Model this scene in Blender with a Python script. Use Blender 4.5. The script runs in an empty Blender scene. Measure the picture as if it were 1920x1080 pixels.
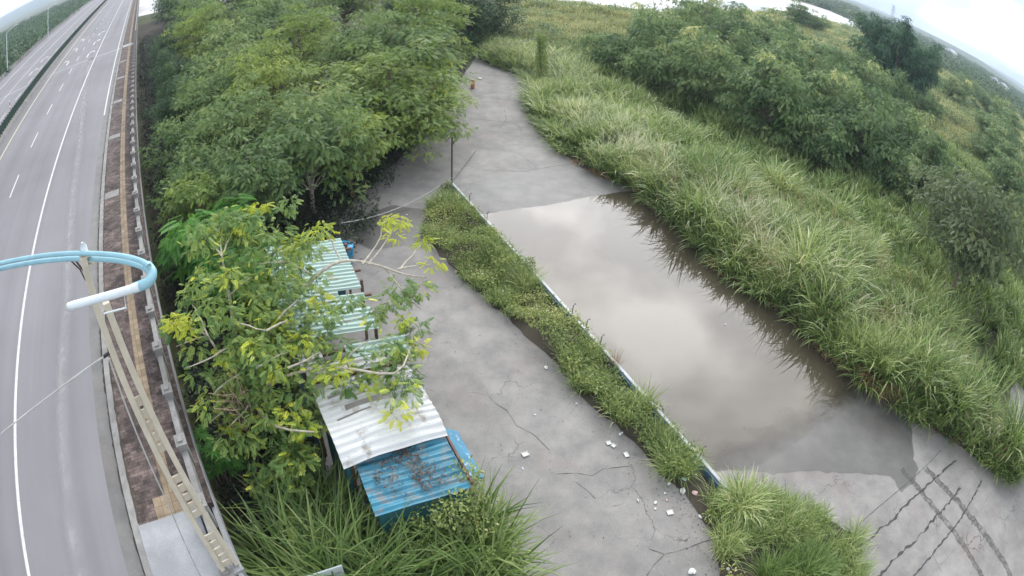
import bpy, math, random
import numpy as np
C = bpy.context.scene.collection
PI = math.pi
R = math.radians
rng = np.random.default_rng(7)
random.seed(7)
# ------------------------------------------------------------------ camera, sky, sun, exposure
CAM_Z = 14.0
PITCH, ROLL, AZ = 0.60973, -0.087196, -0.66261      # AZ: heading of the viaduct
K = (0.88044186, 0.07381259, -0.20002794, 0.21131032)   # lens: angle from the axis against r in 1000 px of a 1920 px frame
cam = bpy.data.cameras.new('camera'); cam.type = 'PANO'
camo = bpy.data.objects.new('camera', cam); C.objects.link(camo)
cam.sensor_width = 36.0; cam.sensor_fit = 'HORIZONTAL'
cc = cam
cam.panorama_type = 'FISHEYE_LENS_POLYNOMIAL'
MM = 1920/36.0/1000
cc.fisheye_fov = R(180)
cc.fisheye_polynomial_k0 = 0.0
for i in range(4): setattr(cc, 'fisheye_polynomial_k%d' % (i+1), -K[i]*MM**(i+1))
cam.clip_start = 0.1; cam.clip_end = 20000
camo.location = (0, 0, CAM_Z)
from mathutils import Matrix, Vector
camo.rotation_euler = (Matrix.Rotation(PI/2-PITCH, 3, 'X') @ Matrix.Rotation(-ROLL, 3, 'Z')).to_euler()
bpy.context.scene.camera = camo

SUN_EL, SUN_AZ = R(38), R(4)          # azimuth clockwise from +y
w = bpy.data.worlds.new('World'); bpy.context.scene.world = w; w.use_nodes = True
nt = w.node_tree; nt.nodes.clear()
def N(t, kind, **kw):
    n = t.nodes.new(kind)
    for k, v in kw.items():
        if k in n.inputs: n.inputs[k].default_value = v
        else: setattr(n, k, v)
    return n
out = N(nt, 'ShaderNodeOutputWorld'); bg = N(nt, 'ShaderNodeBackground', Strength=0.076)
sky = N(nt, 'ShaderNodeTexSky'); sky.sky_type = 'NISHITA'; sky.sun_disc = False
sky.sun_elevation = SUN_EL; sky.sun_rotation = SUN_AZ; sky.air_density = 1.0; sky.dust_density = 2.0
tc = N(nt, 'ShaderNodeTexCoord')
ns = N(nt, 'ShaderNodeTexNoise', Scale=3.3, Detail=5.0, Roughness=0.5)
mp = N(nt, 'ShaderNodeMapping'); mp.inputs['Scale'].default_value = (1, 1, 1.9); mp.inputs['Location'].default_value = (1.3, .2, .4)
nt.links.new(tc.outputs['Generated'], mp.inputs['Vector']); nt.links.new(mp.outputs[0], ns.inputs['Vector'])
cr = N(nt, 'ShaderNodeValToRGB')
cr.color_ramp.elements[0].position = .44; cr.color_ramp.elements[0].color = (3.5, 4.1, 5.2, 1)
cr.color_ramp.elements[1].position = .58; cr.color_ramp.elements[1].color = (16.5, 16.6, 16.9, 1)
nt.links.new(ns.outputs['Fac'], cr.inputs['Fac'])
# brighter cloud around the hidden sun
dv = N(nt, 'ShaderNodeVectorMath', operation='DOT_PRODUCT')
dv.inputs[1].default_value = (math.sin(SUN_AZ)*math.cos(SUN_EL), math.cos(SUN_AZ)*math.cos(SUN_EL), math.sin(SUN_EL))
nt.links.new(tc.outputs['Generated'], dv.inputs[0])
mr = N(nt, 'ShaderNodeMapRange'); mr.interpolation_type = 'SMOOTHSTEP'
mr.inputs[1].default_value = .86; mr.inputs[2].default_value = 1.0; mr.inputs[3].default_value = .9; mr.inputs[4].default_value = 2.4
nt.links.new(dv.outputs['Value'], mr.inputs[0])
mu = N(nt, 'ShaderNodeVectorMath', operation='SCALE')
nt.links.new(cr.outputs['Color'], mu.inputs[0]); nt.links.new(mr.outputs[0], mu.inputs['Scale'])
sx = N(nt, 'ShaderNodeSeparateXYZ'); nt.links.new(tc.outputs['Generated'], sx.inputs[0])      # the overcast whitens towards the horizon
hz_ = N(nt, 'ShaderNodeMapRange'); hz_.inputs[1].default_value = 0; hz_.inputs[2].default_value = .36; hz_.inputs[3].default_value = 2.0; hz_.inputs[4].default_value = 1.0
nt.links.new(sx.outputs['Z'], hz_.inputs[0]); mh = N(nt, 'ShaderNodeMath', operation='MULTIPLY'); nt.links.new(hz_.outputs[0], mh.inputs[0]); nt.links.new(mr.outputs[0], mh.inputs[1]); nt.links.new(mh.outputs[0], mu.inputs['Scale'])
mx = N(nt, 'ShaderNodeMix', data_type='RGBA'); mx.inputs[0].default_value = .85
nt.links.new(sky.outputs[0], mx.inputs[6]); nt.links.new(mu.outputs[0], mx.inputs[7])
nt.links.new(mx.outputs[2], bg.inputs['Color']); nt.links.new(bg.outputs[0], out.inputs['Surface'])
sl = bpy.data.lights.new('sun', 'SUN'); sl.energy = 1.5; sl.angle = R(60); sl.color = (1, .96, .9)
so = bpy.data.objects.new('sun', sl); C.objects.link(so)
so.rotation_euler = Vector((-math.sin(SUN_AZ)*math.cos(SUN_EL), -math.cos(SUN_AZ)*math.cos(SUN_EL), -math.sin(SUN_EL))).to_track_quat('-Z', 'Y').to_euler()
vs = bpy.context.scene.view_settings
bpy.context.scene.display_settings.display_device = 'sRGB'
vs.view_transform = 'Standard'; vs.look = 'None'; vs.gamma = 1; vs.exposure = 1.2; vs.use_curve_mapping = False
bpy.context.scene.cycles.max_bounces = 8; bpy.context.scene.cycles.transparent_max_bounces = 8
bpy.context.scene.cycles.volume_bounces = 0

# ------------------------------------------------------------------ measuring helpers
_cp, _sp, _cr, _sr = math.cos(PITCH), math.sin(PITCH), math.cos(ROLL), math.sin(ROLL)
def ray(px, py):
    x, y = px-960, py-540
    r = math.hypot(x, y); q = r/1000; th = K[0]*q+K[1]*q*q+K[2]*q**3+K[3]*q**4
    s = math.sin(th)/max(r, 1e-9); d = (x*s, math.cos(th), -y*s)
    d = (_cr*d[0]+_sr*d[2], d[1], -_sr*d[0]+_cr*d[2])
    return (d[0], _cp*d[1]+_sp*d[2], -_sp*d[1]+_cp*d[2])
def at(px, py, z=0.0):                 # the point of height z seen at a measured place of the photo
    d = ray(px, py); k = (z-CAM_Z)/d[2]
    return (d[0]*k, d[1]*k, z)
def az_at(px, py, dist):               # the point at a horizontal distance
    d = ray(px, py); k = dist/math.hypot(d[0], d[1])
    return (d[0]*k, d[1]*k, CAM_Z+d[2]*k)
RA = (math.sin(AZ), math.cos(AZ)); RB = (math.cos(AZ), -math.sin(AZ))
def W(s, l, z=0.0):                    # along the viaduct, to its right, up
    return (RA[0]*s+RB[0]*l, RA[1]*s+RB[1]*l, z)
DECK = 2.8

# ------------------------------------------------------------------ materials
def mat(name):
    m = bpy.data.materials.new(name); m.use_nodes = True
    t = m.node_tree; b = t.nodes['Principled BSDF']
    return m, t, b
def ramp(t, stops):
    r = N(t, 'ShaderNodeValToRGB'); e = r.color_ramp.elements
    while len(e) < len(stops): e.new(.5)
    for i, (p, c) in enumerate(stops):
        e[i].position = p; e[i].color = (c[0], c[1], c[2], 1)
    return r
def coord(t, scale=(1, 1, 1), rot=(0, 0, 0), what='Object'):
    tc = N(t, 'ShaderNodeTexCoord'); mp = N(t, 'ShaderNodeMapping')
    mp.inputs['Scale'].default_value = scale; mp.inputs['Rotation'].default_value = rot
    t.links.new(tc.outputs[what], mp.inputs['Vector']); return mp.outputs[0]
def noise(t, vec, scale, detail=5, rough=.55):
    n = N(t, 'ShaderNodeTexNoise', Scale=scale, Detail=detail, Roughness=rough)
    if vec is not None: t.links.new(vec, n.inputs['Vector'])
    return n.outputs['Fac']
def mixc(t, fac, a, b, mode='MIX'):
    m = N(t, 'ShaderNodeMix', data_type='RGBA', blend_type=mode)
    for sock, v in ((0, fac), (6, a), (7, b)):
        if hasattr(v, 'is_linked') or hasattr(v, 'links'): t.links.new(v, m.inputs[sock])
        elif sock == 0: m.inputs[0].default_value = v
        else: m.inputs[sock].default_value = (v[0], v[1], v[2], 1)
    return m.outputs[2]
def simple(name, col, rough=.6, var=.25, scale=3.0, metal=0, bump=0, dirt=None):
    m, t, b = mat(name); vec = coord(t)
    n = noise(t, vec, scale, 6)
    r = ramp(t, [(.3, [c*(1-var) for c in col]), (.7, [min(1, c*(1+var)) for c in col])])
    t.links.new(n, r.inputs[0]); c = r.outputs[0]
    if dirt:
        n2 = noise(t, vec, dirt[1], 8, .7); r2 = ramp(t, [(dirt[2], (0, 0, 0)), (dirt[2]+.12, (1, 1, 1))]); t.links.new(n2, r2.inputs[0])
        c = mixc(t, r2.outputs[0], c, dirt[0])
    t.links.new(c, b.inputs['Base Color']); b.inputs['Roughness'].default_value = rough; b.inputs['Metallic'].default_value = metal
    if bump:
        bp = N(t, 'ShaderNodeBump', Strength=bump, Distance=.02); t.links.new(noise(t, vec, scale*8), bp.inputs['Height']); t.links.new(bp.outputs[0], b.inputs['Normal'])
    return m
def leafmat(name, stops, trans=.35, rough=.5, k=1.0):
    stops = [(p, [min(.8, x*k) for x in c]) for p, c in stops]
    m, t, b = mat(name)
    a = N(t, 'ShaderNodeAttribute', attribute_name='v')
    oi = N(t, 'ShaderNodeObjectInfo')
    ad = N(t, 'ShaderNodeMath', operation='MULTIPLY_ADD'); ad.inputs[1].default_value = .28; ad.inputs[2].default_value = -.14
    t.links.new(oi.outputs['Random'], ad.inputs[0])
    s = N(t, 'ShaderNodeMath', operation='ADD'); t.links.new(a.outputs['Fac'], s.inputs[0]); t.links.new(ad.outputs[0], s.inputs[1])
    r = ramp(t, stops); t.links.new(s.outputs[0], r.inputs[0])
    t.links.new(r.outputs[0], b.inputs['Base Color']); b.inputs['Roughness'].default_value = rough
    b.inputs['Specular IOR Level'].default_value = .35
    tr = N(t, 'ShaderNodeBsdfTranslucent'); hs = N(t, 'ShaderNodeHueSaturation', Hue=.485, Saturation=1.05, Value=1.25)
    t.links.new(r.outputs[0], hs.inputs['Color']); t.links.new(hs.outputs[0], tr.inputs['Color'])
    mx = N(t, 'ShaderNodeMixShader'); mx.inputs[0].default_value = trans
    t.links.new(b.outputs[0], mx.inputs[1]); t.links.new(tr.outputs[0], mx.inputs[2])
    t.links.new(mx.outputs[0], t.nodes['Material Output'].inputs['Surface'])
    return m
M = {}
M['olive'] = leafmat('olive leaves', [(0, (.035, .065, .014)), (.35, (.075, .115, .024)), (.7, (.13, .17, .038)), (1, (.24, .25, .06))], k=2.25)
M['midgreen'] = leafmat('mid green leaves', [(0, (.022, .048, .016)), (.35, (.05, .085, .026)), (.7, (.095, .13, .042)), (1, (.2, .21, .075))], .3, k=2.5)
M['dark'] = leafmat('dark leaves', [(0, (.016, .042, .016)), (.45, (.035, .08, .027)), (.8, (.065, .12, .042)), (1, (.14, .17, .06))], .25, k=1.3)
M['thicket'] = leafmat('thicket leaves', [(0, (.025, .055, .02)), (.35, (.06, .105, .038)), (.65, (.12, .175, .065)), (.88, (.22, .25, .10)), (1, (.33, .31, .13))], .28, k=1.85)
M['lone'] = leafmat('fine leaves', [(0, (.04, .07, .03)), (.4, (.09, .13, .055)), (.8, (.18, .21, .10)), (1, (.3, .3, .16))], .3, k=1.15)
M['shade'] = leafmat('shade coloured plants', [(0, (.010, .02, .008)), (.6, (.022, .042, .016)), (1, (.06, .09, .03))], .15)  # near-black leaves, coloured to stand for the deep shade beside the parapet
M['front'] = leafmat('tamarind leaves', [(0, (.03, .07, .018)), (.45, (.065, .115, .03)), (.8, (.14, .18, .045)), (.93, (.3, .34, .04)), (1, (.42, .45, .05))], k=2.1)
M['yellow'] = leafmat('young leaves', [(0, (.26, .36, .03)), (1, (.5, .52, .06))], .4, k=1.1)
M['fern'] = leafmat('feathery leaves', [(0, (.03, .10, .016)), (.5, (.06, .19, .03)), (1, (.13, .28, .05))], k=1.35)
M['bamboo'] = leafmat('bamboo leaves', [(0, (.014, .036, .02)), (.5, (.025, .062, .03)), (1, (.06, .11, .05))], .22, k=2.5)
M['grass'] = leafmat('grass blades', [(0, (.035, .075, .018)), (.3, (.095, .16, .04)), (.6, (.21, .285, .095)), (.85, (.38, .43, .19)), (1, (.58, .56, .36))], .35, .33, k=1.25)
M['reed'] = leafmat('reed blades', [(0, (.03, .06, .014)), (.4, (.085, .135, .035)), (.8, (.18, .225, .08)), (1, (.38, .38, .19))], .35, .38, k=1.6)
M['weed'] = leafmat('weed leaves', [(0, (.05, .08, .022)), (.4, (.11, .15, .042)), (.8, (.21, .235, .075)), (1, (.36, .32, .18))], .3, k=1.7)
M['drygrass'] = leafmat('dry grass', [(0, (.10, .065, .03)), (.5, (.22, .15, .08)), (1, (.36, .27, .15))], .25, k=1.5)
M['field'] = leafmat('field grass', [(0, (.09, .13, .045)), (.4, (.20, .235, .09)), (.75, (.34, .335, .15)), (1, (.48, .42, .23))], .3, k=1.35)
M['deadleaf'] = leafmat('dead leaves', [(0, (.03, .028, .025)), (.6, (.075, .06, .05)), (1, (.16, .13, .10))], .1)
M['flower'] = simple('flower', (.75, .75, .7), .8)
M['bark'] = simple('bark', (.19, .15, .115), .9, .35, 6)
M['palebark'] = simple('pale bark', (.42, .38, .31), .9, .3, 8)
M['redbark'] = simple('reddish bark', (.24, .14, .09), .9, .35, 6)
M['deadwood'] = simple('dead stems', (.33, .25, .17), .9, .3, 5)
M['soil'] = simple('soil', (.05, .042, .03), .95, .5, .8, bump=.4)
# ground: earth under grass, paler further off
m, t, b = mat('ground'); vec = coord(t); n1 = noise(t, vec, .05, 8, .6); n2 = noise(t, vec, 1.2, 8, .7)
r1 = ramp(t, [(.3, (.04, .06, .02)), (.5, (.075, .09, .034)), (.68, (.13, .125, .06))]); t.links.new(n1, r1.inputs[0])
r2 = ramp(t, [(.3, (.55, .55, .5)), (.7, (1.2, 1.2, 1.1))]); t.links.new(n2, r2.inputs[0])
t.links.new(mixc(t, 1.0, r1.outputs[0], r2.outputs[0], 'MULTIPLY'), b.inputs['Base Color']); b.inputs['Roughness'].default_value = .95
M['ground'] = m
def concrete(name, base, pink, wet=0.0, scale=1.0, rough=.85, crack=True):
    m, t, b = mat(name); vec = coord(t)
    big = noise(t, vec, .22*scale, 4, .5); mid = noise(t, vec, 1.1*scale, 7, .62); fine = noise(t, vec, 38, 3, .6)
    r = ramp(t, [(.3, [c*.80 for c in base]), (.5, base), (.68, [c*1.12 for c in base])]); t.links.new(big, r.inputs[0])
    r2 = ramp(t, [(.35, (.78, .78, .79)), (.65, (1.1, 1.1, 1.09))]); t.links.new(mid, r2.inputs[0])
    c = mixc(t, 1.0, r.outputs[0], r2.outputs[0], 'MULTIPLY')
    st = noise(t, vec, .5*scale, 5, .6); rp = ramp(t, [(.54, (0, 0, 0)), (.68, (.4, .4, .4))]); t.links.new(st, rp.inputs[0])
    c = mixc(t, rp.outputs[0], c, pink)
    r3 = ramp(t, [(.3, (.82, .82, .82)), (.7, (1.12, 1.12, 1.12))]); t.links.new(fine, r3.inputs[0])
    c = mixc(t, 1.0, c, r3.outputs[0], 'MULTIPLY')
    if crack:
        vo = N(t, 'ShaderNodeTexVoronoi', feature='DISTANCE_TO_EDGE', Scale=.42)
        ws = N(t, 'ShaderNodeTexNoise', Scale=1.6, Detail=6); t.links.new(vec, ws.inputs['Vector'])
        va = N(t, 'ShaderNodeVectorMath', operation='ADD'); sc = N(t, 'ShaderNodeVectorMath', operation='SCALE'); sc.inputs['Scale'].default_value = .9
        t.links.new(ws.outputs['Color'], sc.inputs[0]); t.links.new(vec, va.inputs[0]); t.links.new(sc.outputs[0], va.inputs[1]); t.links.new(va.outputs[0], vo.inputs['Vector'])
        lt = N(t, 'ShaderNodeMath', operation='LESS_THAN'); lt.inputs[1].default_value = .005; t.links.new(vo.outputs['Distance'], lt.inputs[0])
        mk = noise(t, vec, .33, 3); rm = ramp(t, [(.5, (0, 0, 0)), (.6, (.75, .75, .75))]); t.links.new(mk, rm.inputs[0])
        mm = N(t, 'ShaderNodeMath', operation='MULTIPLY'); t.links.new(lt.outputs[0], mm.inputs[0]); t.links.new(rm.outputs[0], mm.inputs[1])
        c = mixc(t, mm.outputs[0], c, (.06, .055, .05))
    t.links.new(c, b.inputs['Base Color']); b.inputs['Roughness'].default_value = rough
    bp = N(t, 'ShaderNodeBump', Strength=.25, Distance=.01); t.links.new(fine, bp.inputs['Height']); t.links.new(bp.outputs[0], b.inputs['Normal'])
    return m
M['concrete'] = concrete('lane concrete', (.242, .233, .220), (.235, .195, .18))
M['wet'] = concrete('wet concrete', (.105, .102, .096), (.10, .088, .078), rough=.38, crack=False)
M['damp'] = concrete('damp concrete', (.145, .142, .135), (.15, .13, .12), rough=.6, crack=False)
M['slab'] = concrete('pale slab', (.29, .30, .31), (.31, .295, .28), crack=False)
M['wall'] = concrete('parapet concrete', (.235, .23, .22), (.12, .115, .10), scale=3, crack=False)
M['gravel'] = None
m, t, b = mat('asphalt'); vec = coord(t, rot=(0, 0, AZ)); st = coord(t, (1.1, .02, 1), (0, 0, 0))
tcm = N(t, 'ShaderNodeTexCoord'); m1 = N(t, 'ShaderNodeMapping', vector_type='POINT'); m1.inputs['Rotation'].default_value = (0, 0, AZ); t.links.new(tcm.outputs['Object'], m1.inputs[0])
m2 = N(t, 'ShaderNodeMapping'); m2.inputs['Scale'].default_value = (.9, .012, 1); t.links.new(m1.outputs[0], m2.inputs[0])
sN = noise(t, m2.outputs[0], 1.0, 5, .6); fN = noise(t, vec, 45, 3, .6); bN = noise(t, vec, .12, 5, .6)
r = ramp(t, [(.3, (.145, .141, .15)), (.7, (.19, .186, .196))]); t.links.new(sN, r.inputs[0])
r2 = ramp(t, [(.3, (.8, .8, .8)), (.7, (1.16, 1.16, 1.16))]); t.links.new(fN, r2.inputs[0]); r3 = ramp(t, [(.3, (.86, .86, .86)), (.7, (1.1, 1.1, 1.1))]); t.links.new(bN, r3.inputs[0])
c = mixc(t, 1.0, mixc(t, 1.0, r.outputs[0], r2.outputs[0], 'MULTIPLY'), r3.outputs[0], 'MULTIPLY'); t.links.new(c, b.inputs['Base Color']); b.inputs['Roughness'].default_value = .8
M['asphalt'] = m
M['paint'] = simple('road paint', (.50, .50, .49), .7, .12, 4, dirt=((.25, .245, .25), 6, .58))
M['ypaint'] = simple('yellow paint', (.50, .47, .32), .7, .12, 4, dirt=((.30, .29, .27), 5, .55))
# worn, pale wheel dust streak
m, t, b = mat('worn streak'); vec = coord(t, (1, 1, 1)); n1 = noise(t, vec, 1.3, 8, .7); n2 = noise(t, vec, .25, 4)
b.inputs['Base Color'].default_value = (.33, .33, .335, 1); b.inputs['Roughness'].default_value = .85
a = N(t, 'ShaderNodeAttribute', attribute_name='fade'); mlt = N(t, 'ShaderNodeMath', operation='MULTIPLY')
r = ramp(t, [(.3, (.3, .3, .3)), (.75, (.85, .85, .85))]); t.links.new(n1, r.inputs[0]); t.links.new(a.outputs['Fac'], mlt.inputs[0]); t.links.new(r.outputs[0], mlt.inputs[1])
tp = N(t, 'ShaderNodeBsdfTransparent'); ms = N(t, 'ShaderNodeMixShader'); t.links.new(mlt.outputs[0], ms.inputs[0]); t.links.new(tp.outputs[0], ms.inputs[1]); t.links.new(b.outputs[0], ms.inputs[2])
t.links.new(ms.outputs[0], t.nodes['Material Output'].inputs['Surface']); M['streak'] = m
m, t, b = mat('tyre smear'); vec = coord(t); n1 = noise(t, vec, 2.6, 8, .75); r = ramp(t, [(.36, (0, 0, 0)), (.6, (.8, .8, .8))]); t.links.new(n1, r.inputs[0])
b.inputs['Base Color'].default_value = (.095, .09, .083, 1); b.inputs['Roughness'].default_value = .5
tp = N(t, 'ShaderNodeBsdfTransparent'); ms = N(t, 'ShaderNodeMixShader'); t.links.new(r.outputs[0], ms.inputs[0]); t.links.new(tp.outputs[0], ms.inputs[1]); t.links.new(b.outputs[0], ms.inputs[2]); t.links.new(ms.outputs[0], t.nodes['Material Output'].inputs['Surface']); M['smear'] = m
# pavers
m, t, b = mat('brown pavers'); vec = coord(t, rot=(0, 0, AZ)); br = N(t, 'ShaderNodeTexBrick', Scale=1.0)
t.links.new(vec, br.inputs['Vector'])
br.inputs['Brick Width'].default_value = .22; br.inputs['Row Height'].default_value = .11; br.inputs['Mortar Size'].default_value = .006
br.inputs['Color1'].default_value = (.075, .055, .049, 1); br.inputs['Color2'].default_value = (.19, .143, .128, 1); br.inputs['Mortar'].default_value = (.05, .045, .04, 1)
n1 = noise(t, vec, .7, 8, .7); r = ramp(t, [(.36, (.32, .30, .29)), (.52, (.85, .85, .85)), (.7, (1.35, 1.3, 1.25))]); t.links.new(n1, r.inputs[0])
n2 = noise(t, vec, 3.0, 6, .75); r2 = ramp(t, [(.4, (.5, .48, .47)), (.6, (1.1, 1.1, 1.1))]); t.links.new(n2, r2.inputs[0])
t.links.new(mixc(t, 1.0, mixc(t, 1.0, br.outputs['Color'], r.outputs[0], 'MULTIPLY'), r2.outputs[0], 'MULTIPLY'), b.inputs['Base Color']); b.inputs['Roughness'].default_value = .9; M['paver'] = m
m, t, b = mat('tactile tiles'); vec = coord(t, rot=(0, 0, AZ)); br = N(t, 'ShaderNodeTexBrick', Scale=1.0, offset=0.0); t.links.new(vec, br.inputs['Vector'])
br.inputs['Brick Width'].default_value = .3; br.inputs['Row Height'].default_value = .3; br.inputs['Mortar Size'].default_value = .008
br.inputs['Color1'].default_value = (.22, .165, .105, 1); br.inputs['Color2'].default_value = (.30, .235, .155, 1); br.inputs['Mortar'].default_value = (.12, .09, .06, 1)
n1 = noise(t, vec, 1.5, 6, .7); r = ramp(t, [(.3, (.5, .48, .46)), (.62, (1.0, 1.0, 1.0))]); t.links.new(n1, r.inputs[0])
t.links.new(mixc(t, 1.0, br.outputs['Color'], r.outputs[0], 'MULTIPLY'), b.inputs['Base Color']); b.inputs['Roughness'].default_value = .85; M['tactile'] = m
# muddy water
m, t, b = mat('muddy water'); vec = coord(t); n1 = noise(t, vec, .35, 4)
r = ramp(t, [(.3, (.052, .044, .030)), (.7, (.062, .053, .037))]); t.links.new(n1, r.inputs[0]); t.links.new(r.outputs[0], b.inputs['Base Color'])
b.inputs['Roughness'].default_value = .03; b.inputs['IOR'].default_value = 1.45
bp = N(t, 'ShaderNodeBump', Strength=.02, Distance=.02); t.links.new(noise(t, vec, 3.0, 3), bp.inputs['Height']); t.links.new(bp.outputs[0], b.inputs['Normal']); M['water'] = m
# the flood thins out to nothing over the slope at its near end
_a, _b = Vector(at(1405, 880)), Vector(at(1600, 762)); _d = (_b-_a).normalized(); _n = Vector((-_d.y, _d.x, 0))
if _n.y < 0: _n = -_n
ge = N(t, 'ShaderNodeNewGeometry'); vsb = N(t, 'ShaderNodeVectorMath', operation='SUBTRACT'); vsb.inputs[1].default_value = _a; t.links.new(ge.outputs['Position'], vsb.inputs[0])
vdt = N(t, 'ShaderNodeVectorMath', operation='DOT_PRODUCT'); vdt.inputs[1].default_value = _n; t.links.new(vsb.outputs[0], vdt.inputs[0])
wob = N(t, 'ShaderNodeMath', operation='MULTIPLY_ADD'); wob.inputs[1].default_value = 1.6; t.links.new(noise(t, vec, .9, 5), wob.inputs[0]); t.links.new(vdt.outputs['Value'], wob.inputs[2])
mrw = N(t, 'ShaderNodeMapRange'); mrw.interpolation_type = 'SMOOTHSTEP'; mrw.inputs[1].default_value = .45; mrw.inputs[2].default_value = 2.3; t.links.new(wob.outputs[0], mrw.inputs[0])
tpw = N(t, 'ShaderNodeBsdfTransparent'); msw = N(t, 'ShaderNodeMixShader'); t.links.new(mrw.outputs[0], msw.inputs[0]); t.links.new(tpw.outputs[0], msw.inputs[1]); t.links.new(b.outputs[0], msw.inputs[2])
t.links.new(msw.outputs[0], t.nodes['Material Output'].inputs['Surface'])
m, t, b = mat('river gravel'); vec = coord(t, (.012, .03, 1), (0, 0, .55)); n1 = noise(t, vec, 1.0, 9, .65)
r = ramp(t, [(.38, (.40, .40, .41)), (.5, (.6, .6, .6)), (.62, (.75, .75, .75))]); t.links.new(n1, r.inputs[0]); t.links.new(r.outputs[0], b.inputs['Base Color']); b.inputs['Roughness'].default_value = .9; M['gravel'] = m
M['river'] = simple('river water', (.17, .20, .22), .15, .1, .02)
m, t, b = mat('far woods'); vec = coord(t); n1 = noise(t, vec, .012, 10, .7); r = ramp(t, [(.35, (.03, .055, .025)), (.55, (.06, .09, .04)), (.72, (.14, .15, .08))]); t.links.new(n1, r.inputs[0]); t.links.new(r.outputs[0], b.inputs['Base Color']); b.inputs['Roughness'].default_value = .95; M['hill'] = m
M['cream'] = simple('cream steel', (.54, .485, .385), .55, .1, 3, dirt=((.36, .30, .20), 9, .66))
M['blue'] = simple('pale blue paint', (.25, .45, .52), .55, .1, 4, dirt=((.16, .22, .24), 7, .62))
M['lampwhite'] = simple('pale lamp', (.62, .68, .70), .4, .05, 4)
M['black'] = simple('black rubber', (.02, .02, .022), .6)
M['cable'] = simple('cable', (.40, .40, .38), .6)
M['iron'] = simple('dark iron', (.06, .05, .045), .6)
M['slat'] = simple('green slat', (.028, .06, .04), .6)
M['greenroof'] = simple('pale green sheet', (.30, .42, .385), .5, .12, 1.2, dirt=((.30, .27, .21), 2.2, .56))
M['whiteroof'] = simple('white sheet', (.56, .57, .56), .45, .1, 1.2, dirt=((.30, .27, .23), 2.3, .54))
M['blueroof'] = simple('blue sheet', (.03, .19, .28), .5, .25, 1.5, dirt=((.15, .18, .19), 3.2, .5))
M['bluewall'] = simple('blue wall', (.06, .21, .32), .5, .25, 2, dirt=((.6, .64, .66), 3, .55))
M['tealwall'] = simple('teal wall', (.02, .10, .12), .5, .2, 2)
M['rust'] = simple('rusty iron', (.14, .085, .06), .8, .3, 5)
M['rubbish'] = simple('white foam', (.60, .60, .575), .6, .04, 8)
M['paperblue'] = simple('pale plastic', (.55, .68, .72), .4, .1, 8)
M['pink'] = simple('pink paper', (.6, .42, .40), .8, .1, 8)
M['orange'] = simple('orange plastic', (.42, .18, .12), .5, .12, 6)
M['teal'] = simple('teal plastic', (.012, .12, .16), .4, .2, 3)
M['brightblue'] = simple('bright blue plastic', (.02, .24, .47), .4, .1, 3)
M['rubble'] = simple('rubbish heap', (.07, .07, .075), .7, .6, 4, dirt=((.35, .36, .38), 5, .62))
M['kerbwhite'] = simple('white kerb paint', (.40, .42, .43), .6, .1, 3, dirt=((.33, .35, .36), 2.2, .6))
M['kerbblue'] = simple('blue kerb paint', (.05, .11, .17), .7, .3, 2)
M['crack'] = simple('crack', (.055, .052, .05), .95, .2)
M['housewall'] = simple('far house wall', (.72, .72, .7), .8)
M['houseroof'] = simple('far house roof', (.45, .5, .55), .6)
M['windowdark'] = simple('dark window', (.04, .05, .06), .2)

# ------------------------------------------------------------------ mesh helpers
def link(o, parent=None):
    C.objects.link(o)
    if parent: o.parent = parent
    return o
def tag(o, label=None, cat=None, group=None, kind=None):
    if label: o['label'] = label
    if cat: o['category'] = cat
    if group: o['group'] = group
    if kind: o['kind'] = kind
    return o
def empty(name, loc=(0, 0, 0), rz=0, sc=1):
    o = bpy.data.objects.new(name, None); o.location = loc; o.rotation_euler = (0, 0, rz); o.scale = (sc, sc, sc) if not hasattr(sc, '__len__') else sc
    return link(o)
def mesh_np(name, V, F, material, v=None, extra=None):
    me = bpy.data.meshes.new(name); V = np.asarray(V, np.float32); F = np.asarray(F, np.int32); n, k = F.shape
    me.vertices.add(len(V)); me.vertices.foreach_set('co', V.ravel())
    me.loops.add(n*k); me.loops.foreach_set('vertex_index', F.ravel())
    me.polygons.add(n); me.polygons.foreach_set('loop_start', np.arange(0, n*k, k, dtype=np.int32))
    me.update(calc_edges=True)
    if v is not None: me.attributes.new('v', 'FLOAT', 'FACE').data.foreach_set('value', np.clip(v, 0, 1).astype(np.float32))
    if extra is not None: me.attributes.new(extra[0], 'FLOAT', 'POINT').data.foreach_set('value', extra[1].astype(np.float32))
    me.materials.append(material); return me
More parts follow.
